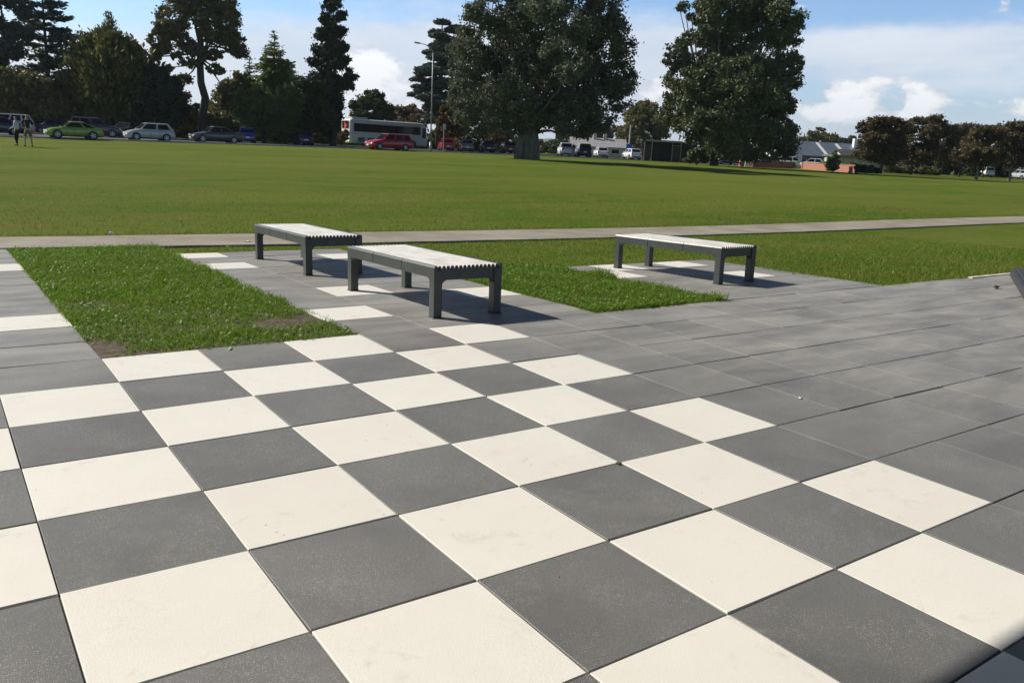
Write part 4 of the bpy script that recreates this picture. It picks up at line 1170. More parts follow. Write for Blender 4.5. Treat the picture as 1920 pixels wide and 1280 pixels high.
P_ = dict(lime=paint('lime', (.22, .33, .04)), silver=paint('silver', (.42, .45, .48)), dgrey=paint('dark_grey', (.060, .062, .070)), navy=paint('navy', (.014, .020, .055)), blue=paint('blue', (.02, .05, .26)), red=paint('red', (.36, .012, .03)),
          maroon=paint('maroon', (.12, .012, .028)), black=paint('black', (.012, .012, .015)), white=paint('white', (.74, .75, .76)), grey=paint('grey', (.18, .185, .19)))
LEFT = atan2(-rdir.y, -rdir.x)          # heading along the road towards the left of the picture
NOSE = lambda a=0: view_ang(a)          # nose away from us


def pc(u, d): return at(u, d) + Vector((0, 0, .012))


car('parked_car', 'lime green three door car facing left beside the field', pc(138, 67), LEFT + .02, 'coupe', P_['lime'])
car('parked_car', 'silver hatchback facing left, between the lime green car and the dark sedan', pc(280, 72), LEFT + .02, 'hatch', P_['silver'])
car('parked_car', 'dark grey sedan facing left in front of the bright blue hatchback', pc(405, 78), LEFT, 'sedan', P_['dgrey'])
car('parked_car', 'red station wagon facing left in front of the white coach', pc(729, 83), LEFT, 'wagon', P_['red'])
car('parked_car', 'silver people carrier at the left edge, behind the two standing people', pc(12, 78), LEFT - .1, 'suv', P_['silver'], 1.02)
car('parked_car', 'dark blue car cut by the left edge, in front of the silver people carrier', pc(-12, 70), LEFT, 'sedan', P_['navy'])
car('parked_car', 'dark car parked at an angle between the two people and the lime green car', pc(90, 84), NOSE(150), 'hatch', P_['navy'])
car('parked_car', 'dark grey off roader half hidden behind the lime green car', pc(178, 80), NOSE(-60), 'suv', P_['dgrey'], 1.0, roof_rails=True)
car('parked_car', 'black car with grey roof facing us, left of the silver hatchback', pc(238, 84), NOSE(172), 'hatch', P_['black'])
car('parked_car', 'bright blue hatchback seen from behind, past the dark grey sedan', pc(462, 88), NOSE(22), 'hatch', P_['blue'])
car('parked_car', 'navy hatchback parked alone below the dark evergreens, seen from behind', pc(569, 92), NOSE(24), 'hatch', P_['navy'])
car('parked_car', 'red hatchback parked nose in, behind the small sign post', pc(836, 106), NOSE(13), 'hatch', P_['red'])
car('parked_car', 'dark car with silvery flank parked nose in, second right of the sign post', pc(873, 108), NOSE(11), 'hatch', P_['grey'])
car('parked_car', 'near black car parked nose in, third right of the sign post', pc(912, 109), NOSE(10), 'hatch', P_['black'])
car('parked_car', 'dark red car half hidden behind the trunk of the huge spreading tree', pc(951, 110), NOSE(12), 'hatch', P_['maroon'])
car('parked_car', 'white pickup seen from behind, just right of the huge tree trunk', pc(1060, 112), NOSE(6), 'ute', P_['white'])
car('parked_car', 'black off roader parked nose in beside the white pickup', pc(1092, 113), NOSE(4), 'suv', P_['black'], roof_rails=True)
car('parked_car', 'small white car parked nose in below the grey roofed house', pc(1125, 124), NOSE(6), 'hatch', P_['white'])
car('parked_car', 'white hatchback just left of the bus shelter', pc(1183, 122), NOSE(14), 'hatch', P_['white'], 1.05)
car('parked_car', 'dark blue car in the shade right of the big glossy tree trunk', pc(1360, 116), NOSE(-10), 'hatch', P_['blue'])
car('parked_car', 'red car glimpsed between the two leaning posts', pc(1387, 150), NOSE(80), 'hatch', P_['red'])
car('parked_car', 'white hatchback behind the left brick wall', pc(1434, 128), NOSE(95), 'hatch', P_['white'])
car('parked_car', 'white van like wagon before the white gable, behind the left brick wall', pc(1466, 124), NOSE(80), 'wagon', P_['white'])
car('parked_car', 'small white car behind the gap between the brick walls', pc(1519, 128), NOSE(75), 'hatch', P_['white'], .9)
car('parked_car', 'white van behind the pale trunk of the fifth russet tree', pc(1840, 150), NOSE(4), 'suv', P_['white'])
car('parked_car', 'silver car deep in shade at the right end of the russet row', pc(1912, 140), NOSE(10), 'hatch', P_['silver'])

# coach
pb = pc(722, 112); bus = thing('coach', 'white and silver coach parked behind the red station wagon, tail to the left', 'bus', pb, NOSE(-53))
BLn, BW_, BHt = 11.4, 2.5, 3.45
m_busw = plain('coach_white', (.74, .74, .70), .35, 0, .05, 1.5, coat=.3); m_buss = plain('coach_silver', (.50, .53, .56), .4, .1, .06, 1.5)
bm = bmesh.new()
secs = [(-.5, .50, 3.10, .94), (-.492, .42, 3.30, .985), (-.475, .38, 3.42, 1.0), (.40, .36, 3.42, 1.0), (.455, .36, 3.36, .995), (.485, .36, 3.05, .975), (.497, .38, 2.2, .94), (.5, .42, 1.2, .92)]
rings = []
for fx, zb, zt, wf in secs:
    h = BW_ / 2 * wf
    pts = [(-h * .9, zb), (h * .9, zb), (h, zb + .15), (h, zt - .35), (h * .93, zt - .10), (h * .72, zt), (-h * .72, zt), (-h * .93, zt - .10), (-h, zt - .35), (-h, zb + .15)]
    rings.append([bm.verts.new((fx * BLn, y, z)) for y, z in pts])
for i in range(len(rings) - 1):
    for k in range(10):
        f = bm.faces.new((rings[i][k], rings[i][(k + 1) % 10], rings[i + 1][(k + 1) % 10], rings[i + 1][k]))
        if i > 1: f.material_index = 1
bm.faces.new(rings[0]); f = bm.faces.new(rings[-1][::-1]); f.material_index = 1
bmobj('body', bm, [m_busw, m_buss], bus)
for s in (-1, 1):
    bm = bmesh.new(); box(bm, (-.02 * BLn, s * (BW_ / 2 + .004), 2.35), (.86 * BLn, .03, 1.02), None, .01); wb_ = bmobj('window_band', bm, m_glass, bus)
    bm = bmesh.new()
    for k in range(6): box(bm, (-.36 * BLn + k * 1.55, s * (BW_ / 2 + .022), 2.35), (.05, .02, 1.0))
    bmobj('window_divider', bm, m_black, wb_)
    bm = bmesh.new(); box(bm, (.455 * BLn, s * (BW_ / 2 - .002), 2.1), (.55, .03, 1.3), None, .01); bmobj('door_window', bm, m_glass, bus)
    for fx in (-.36, -.24, -.05, .08):
        bm = bmesh.new(); box(bm, (fx * BLn, s * (BW_ / 2 + .002), .85), (.95, .02, .55), None, .01); bmobj('luggage_door', bm, plain('coach_hatch', (.07, .075, .085), .5), bus)
    for fx in (-.22, .30): wheel(bus, fx * BLn, s * (BW_ / 2 - .13), .50, .30, s)
    for fx in (-.22, .30):
        bm = bmesh.new(); tube(bm, [(fx * BLn, s * .8, .52), (fx * BLn, s * (BW_ / 2 + .003), .52)], .60, 20); bmobj('wheel_arch', bm, m_black, bus)
    bm = bmesh.new(); box(bm, (-.5 * BLn - .01, s * 1.0, .95), (.05, .26, .20), None, .02); bmobj('taillight', bm, m_lampr, bus)
    bm = bmesh.new(); box(bm, (.505 * BLn, s * 1.35, 2.5), (.14, .22, .42), None, .03); bmobj('wing_mirror', bm, m_black, bus)
bm = bmesh.new(); box(bm, (-.5 * BLn - .004, 0, 2.66), (.05, 1.9, .95), None, .06, 2); rw = bmobj('rear_window', bm, m_glass, bus)
bm = bmesh.new()
tube(bm, [(-.5 * BLn - .040, .05, 2.42), (-.5 * BLn - .036, .05, 2.42)], .30, 18)
box(bm, (-.5 * BLn - .036, -.1, 2.62), (.012, .5, .22), Matrix.Rotation(.5, 3, 'X')); box(bm, (-.5 * BLn - .037, .25, 2.85), (.012, .22, .30), Matrix.Rotation(-.4, 3, 'X'))
bmobj('emblem', bm, plain('emblem_red', (.62, .06, .04), .5), rw)
bm = bmesh.new(); box(bm, (-.36 * BLn, 0, 3.50), (2.2, 1.7, .22), None, .06, 2); bmobj('roof_unit', bm, m_buss, bus)
bm = bmesh.new(); box(bm, (-.5 * BLn - .01, 0, .60), (.06, 2.2, .22), None, .02); bmobj('rear_bumper', bm, m_busw, bus)
bm = bmesh.new(); box(bm, (-.5 * BLn - .02, 0, .95), (.03, .46, .14)); bmobj('number_plate', bm, m_plate, bus)
bm = bmesh.new(); box(bm, (.487 * BLn, 0, 2.25), (.05, 2.1, 1.3), Matrix.Rotation(-.16, 3, 'Y'), .02); bmobj('windscreen', bm, m_glass, bus)

# ------------------------------------------------------------------ street furniture and buildings
m_galv = plain('galvanised_steel', (.30, .31, .32), .45, .3)
p = hit(807, 285); d = dep(p); Hl = (285 - 112) * px_scale(d)
lamp = thing('street_lamp', 'tall grey street lamp with one arm reaching left, by the red wagon', 'street lamp', p, YAW)
bm = bmesh.new(); tube(bm, [(0, 0, -.1), (0, 0, .9)], .13, 12); tube(bm, [(0, 0, .9), (0, 0, 1.0)], [.13, .085], 12); tube(bm, [(0, 0, 1.0), (0, 0, Hl * .55), (0, 0, Hl)], [.075, .062, .045], 12); bmobj('pole', bm, m_galv, lamp, True)
bm = bmesh.new(); tube(bm, [(0, 0, Hl - .05), (-.25, 0, Hl + .38), (-.75, 0, Hl + .66), (-1.35, 0, Hl + .78)], [.05, .045, .04, .035], 8); bmobj('arm', bm, m_galv, lamp, True)
bm = bmesh.new(); box(bm, (-1.55, 0, Hl + .80), (.62, .22, .12), Matrix.Rotation(.12, 3, 'Y'), .04, 2); lh = bmobj('lamp_head', bm, m_galv, lamp)
bm = bmesh.new(); box(bm, (-1.6, 0, Hl + .735), (.40, .17, .05), Matrix.Rotation(.12, 3, 'Y'), .02); bmobj('lens', bm, m_lampw, lh)

p = at(831, dep(p) + 1); d = dep(p); s_ = px_scale(d)
sg = thing('sign_post', 'grey post with a small blue grey sign plate, right of the tall street lamp', 'sign', p, YAW)
Hs = (285 - 236) * s_
bm = bmesh.new(); tube(bm, [(0, 0, -.1), (0, 0, Hs)], .05, 10); bmobj('post', bm, m_galv, sg)
bm = bmesh.new(); box(bm, (.06, -.07, Hs - .22), (.30, .03, .56), None, .01); bmobj('sign_plate', bm, plain('sign_back', (.38, .44, .52), .5), sg)

p = at(1177, 126); s_ = px_scale(126)
sg = thing('lamp_post', 'pale lamp post carrying a blue sign above the white hatchback', 'sign', p, YAW)
Hs = (vbase(p) - 238) * s_
bm = bmesh.new(); tube(bm, [(0, 0, -.1), (0, 0, Hs)], [.11, .08], 10); bmobj('post', bm, plain('pale_post', (.5, .48, .44), .6), sg)
bm = bmesh.new(); box(bm, (0, -.14, (vbase(p) - 277) * s_), (.85, .04, .95), None, .01); bmobj('sign_plate', bm, plain('sign_blue', (.02, .10, .42), .5), sg)

# bus shelter
p = at(1256, 104); d = dep(p); s_ = px_scale(d)
sh = thing('bus_shelter', 'long dark bus shelter with a thin pale roof at the far edge of the field', 'shelter', p, YAW)
hw_ = 52 * s_; hz = 36 * s_
m_fascia = plain('fascia_pale', (.34, .345, .31), .5); m_mesh = plain('shelter_panel', (.035, .037, .04), .5); m_sdark = plain('shelter_dark', (.025, .026, .028), .6)
bm = bmesh.new(); box(bm, (-.1, .6, hz), (2 * hw_ + .2, 2.4, .12), Matrix.Rotation(.012, 3, 'Y'), .02); rf = bmobj('roof', bm, m_mesh, sh)
bm = bmesh.new(); box(bm, (-1.0, -.63, hz + .03), (hw_ * 1.25, .05, .22)); box(bm, (hw_ * .72, -.63, hz - .08), (hw_ * .55, .05, .18)); bmobj('fascia', bm, m_fascia, rf)
bm = bmesh.new(); box(bm, (.2, 1.62, hz / 2), (2 * hw_ - .5, .08, hz - .1)); bmobj('back_wall', bm, m_sdark, sh)
for x in (-hw_ + .15, -hw_ + 1.05, .05, 1.1, hw_ - .5):
    bm = bmesh.new(); box(bm, (x, -.5, hz / 2), (.10, .10, hz - .12)); bmobj('post', bm, m_galv, sh)
for (x, w_) in ((-hw_ + .6, .8), (.58, .95)):
    bm = bmesh.new(); box(bm, (x, -.48, hz * .48), (w_, .03, hz * .62)); bmobj('side_panel', bm, m_mesh, sh)
bm = bmesh.new(); box(bm, (.58, -.5, hz * .82), (.95, .05, .07)); bmobj('crossbar', bm, m_galv, sh)
bm = bmesh.new(); box(bm, (-1.2, 1.2, .46), (2.6, .45, .06)); box(bm, (-2.3, 1.2, .21), (.06, .4, .42)); box(bm, (-.1, 1.2, .21), (.06, .4, .42)); bmobj('seat', bm, m_mesh, sh)

# house with grey roof beyond the cars
def gable_house(name, label, p, rz, L, Wd, hwall, hroof, mw, mr, over=.4):
    t_ = thing(name, label, 'building', p, rz)
    bm = bmesh.new(); box(bm, (0, 0, hwall / 2 - .1), (L, Wd, hwall + .2))
    for s in (-1, 1):
        prism(bm, [Vector((s * L / 2, -Wd / 2, hwall)), Vector((s * L / 2, Wd / 2, hwall)), Vector((s * L / 2, 0, hwall + hroof - .06))], (-s * .2, 0, 0))
    bmobj('wall', bm, mw, t_)
    bm = bmesh.new(); sl = hroof / (Wd / 2)
    for s in (-1, 1):
        a = [Vector((-L / 2 - over, 0, hwall + hroof)), Vector((L / 2 + over, 0, hwall + hroof)), Vector((L / 2 + over, s * (Wd / 2 + over), hwall - sl * over)), Vector((-L / 2 - over, s * (Wd / 2 + over), hwall - sl * over))]
        prism(bm, a, (0, 0, .12))
    rf = bmobj('roof', bm, mr, t_)
    return t_, rf


m_wallw = plain('weatherboard_white', (.72, .72, .70), .7, 0, .06, 3); m_roofb = plain('roof_steel_blue', (.15, .185, .235), .45, .2, .12, 1.0); m_roofg = plain('roof_grey', (.30, .29, .30), .7, 0, .15, 2)
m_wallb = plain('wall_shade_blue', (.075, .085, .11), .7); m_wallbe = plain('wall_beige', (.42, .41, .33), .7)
p = at(1118, 148); h1, rf = gable_house('house', 'grey roofed house beyond the parked cars under the spreading tree', p, YAW, 9.0, 7.5, 1.7, 1.35, plain('house_wall_cream', (.46, .43, .36), .7), m_roofg)
for x in (-.6, 1.2):
    bm = bmesh.new(); box(bm, (x, -.5, 3.3), (.55, .55, 1.3)); bmobj('chimney', bm, plain('chimney_cream', (.5, .48, .42), .8), rf)
for x in (-2.6, .3, 2.8):
    bm = bmesh.new(); box(bm, (x, -3.76, 1.0), (1.5, .06, .8)); wn = bmobj('window', bm, plain('frame_white', (.75, .75, .74), .5), h1)
    bm = bmesh.new(); box(bm, (x, -3.80, 1.0), (1.3, .04, .64)); bmobj('pane', bm, m_glass, wn)

# building with white gable and long blue steel roof
d = 150; s_ = px_scale(d); p = at(1530, d)
rzb = YAW + radians(9)
hall, rf = gable_house('hall', 'long building with white gable end and blue grey steel roof', p, rzb, 15.5, 9.0, 2.1, 2.3, m_wallb, m_roofb, .3)
p_vis = [(-3.0,), (1.2,)]
for x in (-1.0, 2.6):
    sl_ = 2.3 / 4.5; bm = bmesh.new()
    prism(bm, [Vector((x, -.35, 2.1 + 2.3 - .35 * sl_ + .125)), Vector((x + .55, -.35, 2.1 + 2.3 - .35 * sl_ + .125)), Vector((x + .55, -4.6, 2.1 - .1 * sl_ + .125)), Vector((x, -4.6, 2.1 - .1 * sl_ + .125))], (0, 0, .03)); bmobj('skylight', bm, m_wallw, rf)
bm = bmesh.new(); box(bm, (6.0, -1.2, 4.6), (.7, .7, 1.6)); bmobj('chimney', bm, m_wallw, rf)
bm = bmesh.new()
prism(bm, [Vector((-7.95, -4.55, -.1)), Vector((-7.95, 4.5, -.1)), Vector((-7.95, 4.5, 2.1)), Vector((-7.95, 0, 4.55)), Vector((-7.95, -4.55, 2.1))], (-.18, 0, 0)); bmobj('gable_wall', bm, m_wallw, hall)
bm = bmesh.new(); box(bm, (2.2, -5.2, 1.95), (2.4, 1.3, .14)); bmobj('awning', bm, m_wallw, hall)
for x in (-5.2, -2.2, .2, 4.5):
    bm = bmesh.new(); box(bm, (x, -4.51, 1.15), (1.5, .06, .9)); wn = bmobj('window', bm, m_wallw, hall); bm = bmesh.new(); box(bm, (x, -4.56, 1.15), (1.3, .04, .74)); bmobj('pane', bm, m_glass, wn)
# small white shed with a red sign in front of the gable
p = at(1474, 143); s_ = px_scale(143)
an, rf2 = gable_house('shop', 'small white gabled shop with a red mark on its front, left of the blue roof', p, YAW + radians(80), 3.4, 4.2, 2.2, 1.2, m_wallw, plain('roof_pale', (.6, .6, .6), .6), .15)
bm = bmesh.new(); box(bm, (-1.74, .6, 2.25), (.06, 1.1, .5)); bmobj('sign', bm, plain('sign_red', (.45, .05, .05), .5), an)
bm = bmesh.new(); box(bm, (-1.74, -1.0, .9), (.06, .9, 1.7)); bmobj('door', bm, m_glass, an)

# beige garage with carport
p = at(1590, 118); s_ = px_scale(118)
ga = thing('garage', 'flat roofed beige garage with a dark carport, behind the right brick wall', 'garage', p, YAW)
hg = 25 * s_; wg = 26 * s_
bm = bmesh.new(); box(bm, (0, 2.2, hg + .10), (2 * wg + .5, 5.2, .22)); rfg = bmobj('roof', bm, plain('garage_roof', (.13, .13, .13), .7), ga)
bm = bmesh.new(); box(bm, (0, -.45, hg + .04), (2 * wg + .6, .08, .26)); bmobj('fascia', bm, plain('garage_fascia', (.28, .27, .23), .6), rfg)
bm = bmesh.new(); box(bm, (-wg * .42, 2.2, hg / 2), (wg * 1.15, 4.4, hg - .02)); box(bm, (0, 4.5, hg / 2), (2 * wg, .1, hg - .02)); bmobj('wall', bm, m_wallbe, ga)
for x in (-wg * .75, -wg * .18):
    bm = bmesh.new(); box(bm, (x, -.03, hg * .46), (wg * .48, .06, hg * .84))
    for k in range(4): box(bm, (x, -.065, hg * (.14 + k * .2)), (wg * .46, .015, .03))
    bmobj('garage_door', bm, plain('garage_door_cream', (.60, .60, .52), .6), ga)
bm = bmesh.new(); box(bm, (wg * .92, -.2, hg / 2), (.14, .14, hg - .06)); bmobj('post', bm, m_wallw, ga)
# dark roof behind the garage
p = at(1600, 140); gable_house('house', 'dark roofed low house behind the garage and the first russet tree', p, YAW, 6.0, 5.0, 2.3, .9, m_wallbe, plain('roof_dark', (.06, .06, .065), .7))
# pale fence behind the russet trees
p = at(1680, 120); s_ = px_scale(120); fe = thing('fence', 'pale paling fence in the shade behind the russet trees', 'fence', p, YAW)
bm = bmesh.new()
for k in range(60): box(bm, (-3.4 + k * .115, 0, .75), (.10, .03, 1.5))
bmobj('palings', bm, plain('fence_pale', (.34, .36, .33), .8), fe)
bm = bmesh.new(); box(bm, (0, .05, .4), (6.9, .05, .09)); box(bm, (0, .05, 1.15), (6.9, .05, .09)); bmobj('rail', bm, plain('fence_pale', (.34, .36, .33), .8), fe)

# brick walls
m_brick, t, b = newmat('brick_red')
tcb = t.new('ShaderNodeTexCoord').outputs['Object']
br = t.new('ShaderNodeTexBrick'); t.l.new(t.mapping(tcb, (1, 1, 1), (0, 0, 0), (radians(90), 0, 0)), br.inputs['Vector'])
br.inputs['Color1'].default_value = (.33, .11, .072, 1); br.inputs['Color2'].default_value = (.44, .18, .115, 1); br.inputs['Mortar'].default_value = (.32, .26, .21, 1)
br.inputs['Scale'].default_value = 4.5; br.inputs['Mortar Size'].default_value = .014
t.l.new(t.mix(t.math('MULTIPLY', t.noise(tcb, 1.3, 4), .5), br.outputs[0], (.26, .13, .09)), b.inputs['Base Color']); setp(b, Roughness=.9)


def brick_wall(label, u0, v0, u1, v1, h, d0=None, d1=None):
    a = at(u0, d0); c_ = at(u1, d1); v = c_ - a; v.z = 0; L = v.length; ang = atan2(v.y, v.x)
    w_ = thing('brick_wall', label, 'wall', a, ang, 'low brick walls at the far edge of the field')
    dz = c_.z - a.z
    bm = bmesh.new(); box(bm, (L / 2, 0, h / 2 - .15 + dz / 2), (L, .24, h + .3)); bmobj('brickwork', bm, m_brick, w_)
    bm = bmesh.new(); box(bm, (L / 2, 0, h + .04 + dz / 2), (L + .06, .32, .08), None, .01); bmobj('coping', bm, plain('brick_coping', (.30, .16, .11), .9, var=.3), w_)
    for x in (.18, L - .18):
        bm = bmesh.new(); box(bm, (x, -.02, h / 2 - .1 + dz / 2), (.40, .36, h + .36)); bmobj('pier', bm, m_brick, w_)
    return w_


brick_wall('low red brick wall before the parked white cars, left of the wall gap', 1408, 313, 1486, 314.4, .72, 99, 112)
brick_wall('low weathered brick wall in front of the garage and bushy green shrub', 1504, 316, 1606, 324.6, .78, 108, 90)
p = at(1391, 100); pl = thing('brick_pillar', 'short brick pillar carrying a pale lamp bollard left of the brick walls', 'pillar', p, YAW)
bm = bmesh.new(); box(bm, (0, 0, .45), (.7, .5, 1.0)); box(bm, (1.3, 0, .40), (.9, .4, .9)); bmobj('brickwork', bm, m_brick, pl)
bm = bmesh.new(); box(bm, (0, 0, .99), (.8, .6, .09)); bmobj('coping', bm, m_fascia, pl)
p = at(1397, 99.0); bo = thing('lamp_bollard', 'pale slim lamp post in front of the brick pillar', 'lamp', p, YAW)
bm = bmesh.new(); tube(bm, [(0, 0, -.1), (.03, 0, 2.9)], [.10, .08], 10); bmobj('post', bm, plain('pale_post', (.5, .48, .44), .6), bo)
bm = bmesh.new(); tube(bm, [(.03, 0, 2.9), (.03, 0, 3.15), (.03, 0, 3.2)], [.13, .14, .05], 10); bmobj('lamp_head', bm, plain('lamp_cover', (.55, .53, .48), .5), bo)
p = at(1374, 112); bo = thing('post', 'grey leaning post beside the blue car in the shade', 'post', p, YAW)
bm = bmesh.new(); tube(bm, [(0, 0, -.1), (.25, 0, 2.0)], .10, 8); bmobj('shaft', bm, plain('timber_grey', (.30, .28, .25), .8), bo)
bm = bmesh.new(); tube(bm, [(.25, 0, 1.98), (.255, 0, 2.03)], .115, 8); bmobj('cap', bm, m_galv, bo)

blob_tree('shrub', 'bushy bright green shrub standing in front of the right brick wall', 1561, 92, [(1561, 300, 10, 9), (1556, 310, 10, 8), (1567, 310, 9, 8), (1561, 318, 8, 6)], 'bright', 2600, .20, .06, .2, ncl=12, cat='shrub')
blob_tree('hedge', 'low dark clipped bush at the right end of the brick wall', 1622, 89, [(1614, 318, 10, 7), (1628, 319, 12, 7), (1640, 321, 9, 6)], 'deep', 2600, .22, .06, .2, ncl=12, cat='hedge')
blob_tree('hedge', 'long green hedge behind the first russet trunks', 1705, 112, [(1665, 318, 12, 8), (1685, 319, 14, 9), (1708, 320, 14, 8), (1730, 320, 14, 9), (1750, 322, 12, 8)], 'olive', 4200, .26, .06, .2, ncl=12, cat='hedge')
for (u, lab) in ((1450, 'small green garden bush behind the left brick wall'), (1592, 'small green garden bush between garage door and brick wall'), (1543, 'round olive garden bush left of the bright green shrub')):
    q = at(u, 112); vv = vbase(q); blob_tree('shrub', lab, u, 112, [(u, vv - 9, 10, 7), (u + 6, vv - 6, 9, 6)], 'olive', 1200, .22, .05, .2, ncl=10, cat='shrub')

# distant ridge
m_hill = plain('hill_bush', (.045, .070, .040), .95, var=.2, scale=.004)
bm = bmesh.new(); dH = 3000; prev = None
for i, u in enumerate(range(900, 2300, 20)):
    q0 = at(u, dH); hv = 34 + 14 * sin(u * .013 + 2.2) + 5 * sin(u * .05) + 3 * sin(u * .11)
    if u < 1400: hv *= .6
    ht = max(4, hv) * px_scale(dH)
    row = [bm.verts.new((q0.x, q0.y, -1)), bm.verts.new((q0.x + FW[0] * 250, q0.y + FW[1] * 250, ht * .55)), bm.verts.new((q0.x + FW[0] * 500, q0.y + FW[1] * 500, ht)), bm.verts.new((q0.x + FW[0] * 1000, q0.y + FW[1] * 1000, -1))]
    if prev:
        for k in range(3): bm.faces.new((prev[k], row[k], row[k + 1], prev[k + 1]))
    prev = row
structure(bmobj('hills', bm, m_hill, smooth=True))

# ------------------------------------------------------------------ people
m_skin = plain('skin', (.42, .26, .19), .55)


def skin_obj(name, verts, edges, radii, mat, parent, root=0, sub=1):
    me = bpy.data.meshes.new(name); me.from_pydata(verts, edges, []); o = link(name, me, mat, parent)
    md = o.modifiers.new('skin', 'SKIN'); md.use_smooth_shade = True
    sv_ = me.skin_vertices[0].data
    for i, r in enumerate(radii):
        sv_[i].radius = (r, r) if not hasattr(r, '__len__') else r
        sv_[i].use_root = (i == root)
    ss = o.modifiers.new('sub', 'SUBSURF'); ss.levels = sub; ss.render_levels = sub
    return o


def person(label, p, rz, legs, arms, cloth, hair, H=1.74, head_turn=0.0, group=None):
    """legs: ((hip->knee->ankle offsets) per side); arms likewise; +X is where the body faces, +Y its left"""
    k = H / 1.74
    root = thing('person', label, 'person', p, rz, group)
    V = []; E = []; R_ = []
    def add(v, r, par=None):
        V.append(tuple(c * k for c in v)); R_.append((r[0] * k, r[1] * k) if hasattr(r, '__len__') else r * k)
        if par is not None: E.append((par, len(V) - 1))
        return len(V) - 1
    pel = add((0, 0, .93), (.13, .10)); wa = add((0, 0, 1.08), (.125, .095), pel); ch = add((.01, 0, 1.28), (.15, .11), wa); nb = add((.0, 0, 1.44), (.075, .065), ch)
    nk = add((.01, 0, 1.51), .052, nb); hd = add((.02, 0, 1.58), (.066, .072), nk); h2 = add((.025, 0, 1.66), (.074, .086), hd); tp = add((.02, 0, 1.715), (.05, .055), h2)
    nz = add((.105, 0, 1.615), .012, hd)
    hips = []; LG = []
    for s, L in zip((1, -1), legs):
        a = add((0, s * .09, .88), .085, pel); kn = add(L[0], .056, a); an = add(L[1], .040, kn); to = add((L[1][0] + .14, L[1][1] + s * .02, .035), .034, an); LG.append((a, kn, an, to))
    AR = []
    for s, A in zip((1, -1), arms):
        sh_ = add((0, s * .18, 1.40), .055, nb); el_ = add(A[0], .040, sh_); wr = add(A[1], .028, el_)
        d_ = (Vector(A[1]) - Vector(A[0])).normalized(); pm_ = add(tuple(Vector(A[1]) + d_ * .07), (.036, .018), wr)
        sd_ = d_.cross(Vector((1, 0, .2))).normalized()
        for q in range(4):
            b0 = Vector(A[1]) + d_ * (.125) + sd_ * (q - 1.5) * .021
            f0 = add(tuple(b0), .009, pm_); add(tuple(b0 + d_ * (.045 + .008 * (1 - abs(q - 1.4))) + Vector((.02, 0, 0))), .008, f0)
        t0 = add(tuple(Vector(A[1]) + d_ * .05 + sd_ * .045), .010, pm_); add(tuple(Vector(A[1]) + d_ * .09 + sd_ * .06), .009, t0)
        AR.append((sh_, el_, wr))
    skin_obj('body', V, E, R_, m_skin, root, pel)
    g = lambda i: Vector(V[i])
    # clothing: shirt with sleeves, trousers or shorts, shoes, hair
    sv = [g(pel) + Vector((0, 0, .0)), g(wa), g(ch), g(nb) + Vector((0, 0, -.01))]; se = [(0, 1), (1, 2), (2, 3)]; sr = [(.155 * k, .125 * k), (.148 * k, .118 * k), (.170 * k, .130 * k), (.088 * k, .08 * k)]
    for sh_, el_, wr in AR:
        n0 = len(sv); sv += [g(sh_), g(sh_).lerp(g(el_), .95 if cloth['sleeve'] == 'short' else 1.0)]; se += [(3, n0), (n0, n0 + 1)]; sr += [.075 * k, .060 * k]
        if cloth['sleeve'] == 'long': sv.append(g(wr)); se.append((n0 + 1, n0 + 2)); sr.append(.042 * k)
    skin_obj('shirt', [tuple(q) for q in sv], se, sr, cloth['shirt'], root)
    tv = [g(pel) + Vector((0, 0, .06)), g(pel) - Vector((0, 0, .03))]; te = [(0, 1)]; tr_ = [(.15 * k, .12 * k), (.155 * k, .125 * k)]
    for (a, kn, an, to) in LG:
        n0 = len(tv); tv += [g(a) - Vector((0, 0, .02)), g(kn)]; te += [(1, n0), (n0, n0 + 1)]; tr_ += [.105 * k, (.080 if cloth['legs'] == 'short' else .074) * k]
        if cloth['legs'] == 'long': tv.append(g(an) + Vector((0, 0, .02))); te.append((n0 + 1, n0 + 2)); tr_.append(.060 * k)
    skin_obj('shorts' if cloth['legs'] == 'short' else 'trousers', [tuple(q) for q in tv], te, tr_, cloth['bottom'], root, 1)
    for (a, kn, an, to) in LG:
        skin_obj('shoe', [tuple(g(an) - Vector((.04, 0, g(an).z - .05))), tuple(g(to) - Vector((.05, 0, -.012))), tuple(g(to) + Vector((.03, 0, .008)))], [(0, 1), (1, 2)], [.05 * k, .048 * k, .04 * k], cloth['shoe'], root)
    skin_obj('hair', [tuple(g(hd) + Vector((-.03, 0, .05))), tuple(g(h2) + Vector((-.022, 0, .02))), tuple(g(tp) + Vector((-.005, 0, .0)))], [(0, 1), (1, 2)], [.078 * k, .088 * k, .062 * k], hair, root)
    return root


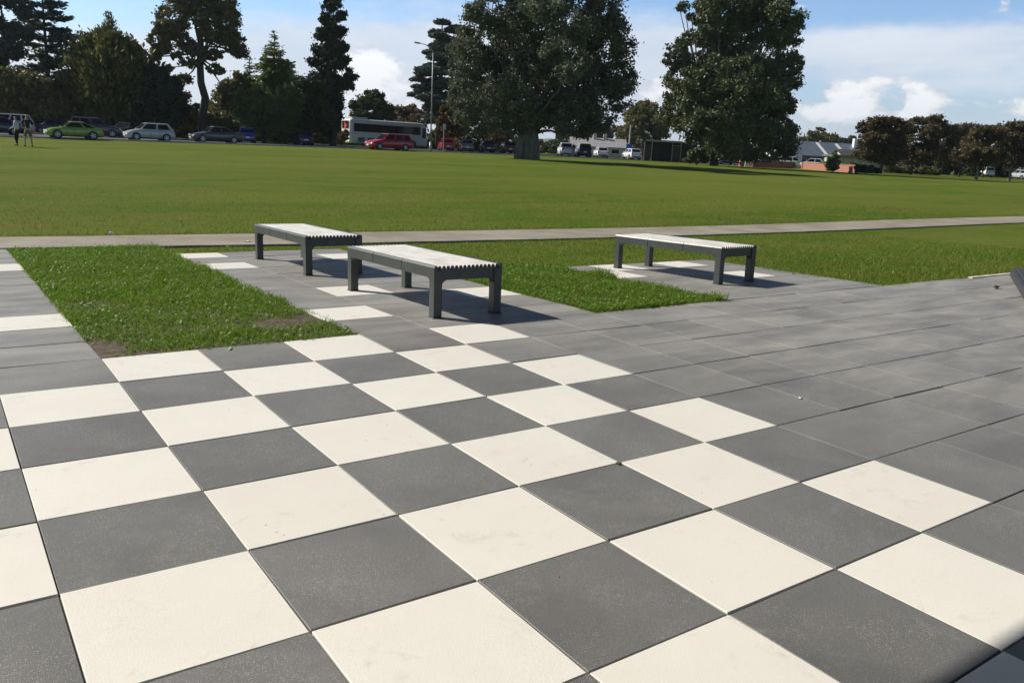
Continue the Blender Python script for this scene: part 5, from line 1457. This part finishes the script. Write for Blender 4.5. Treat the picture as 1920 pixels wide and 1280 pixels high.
fab = lambda n, c: plain('cloth_' + n, c, .9, 0, .15, 12)
p = at(31, 49.0)
person('person in pale blue shirt and dark trousers, the left of the pair on the lawn', p, view_ang(100), [((.06, .10, .50), (-.02, .08, .09)), ((.02, -.09, .50), (.10, -.08, .09))],
       [((.02, .25, 1.14), (.22, .22, 1.02)), ((-.02, -.24, 1.14), (.14, -.24, .92))], dict(shirt=fab('pale_blue', (.50, .54, .66)), bottom=fab('black', (.015, .014, .016)), shoe=fab('shoe_dark', (.02, .02, .02)), sleeve='long', legs='long'), fab('hair_dark', (.02, .015, .012)), 1.68, group='two people standing on the lawn')
p = at(52, 48.5)
person('person in dark top and khaki shorts with fair hair, right of the pair', p, view_ang(40), [((.02, .16, .50), (-.03, .19, .09)), ((.03, -.14, .50), (.02, -.17, .09))],
       [((.04, .27, 1.16), (.20, .22, 1.05)), ((-.04, -.26, 1.14), (.04, -.30, .88))], dict(shirt=fab('black', (.015, .014, .016)), bottom=fab('khaki', (.12, .11, .075)), shoe=fab('shoe_dark', (.02, .02, .02)), sleeve='short', legs='short'), fab('hair_fair', (.42, .34, .22)), 1.82, group='two people standing on the lawn')
p = at(1074, 105)
person('person in dark top and khaki trousers between the white pickup and black off roader', p, view_ang(60), [((.06, .10, .50), (.02, .10, .09)), ((.0, -.10, .50), (-.06, -.10, .09))],
       [((.03, .25, 1.14), (.12, .24, .92)), ((-.02, -.24, 1.14), (.10, -.24, .92))], dict(shirt=fab('black', (.015, .014, .016)), bottom=fab('sand', (.30, .26, .19)), shoe=fab('shoe_dark', (.02, .02, .02)), sleeve='long', legs='long'), fab('cap_white', (.7, .7, .7)), 1.80)

# ------------------------------------------------------------------ air
bm = bmesh.new(); box(bm, (0, 0, 149), (11600, 11600, 304))
hz_ = bmobj('haze', bm, None); hz_['kind'] = 'stuff'; hz_['label'] = 'thin blue air over the field and far hills'; hz_['category'] = 'haze'
mh = bpy.data.materials.new('haze_air'); mh.use_nodes = True; mh.node_tree.nodes.clear()
ov = mh.node_tree.nodes.new('ShaderNodeOutputMaterial'); pv = mh.node_tree.nodes.new('ShaderNodeVolumePrincipled')
pv.inputs['Color'].default_value = (.80, .88, 1, 1); pv.inputs['Density'].default_value = .00013; pv.inputs['Anisotropy'].default_value = .2
mh.node_tree.links.new(pv.outputs[0], ov.inputs['Volume']); hz_.data.materials.append(mh)
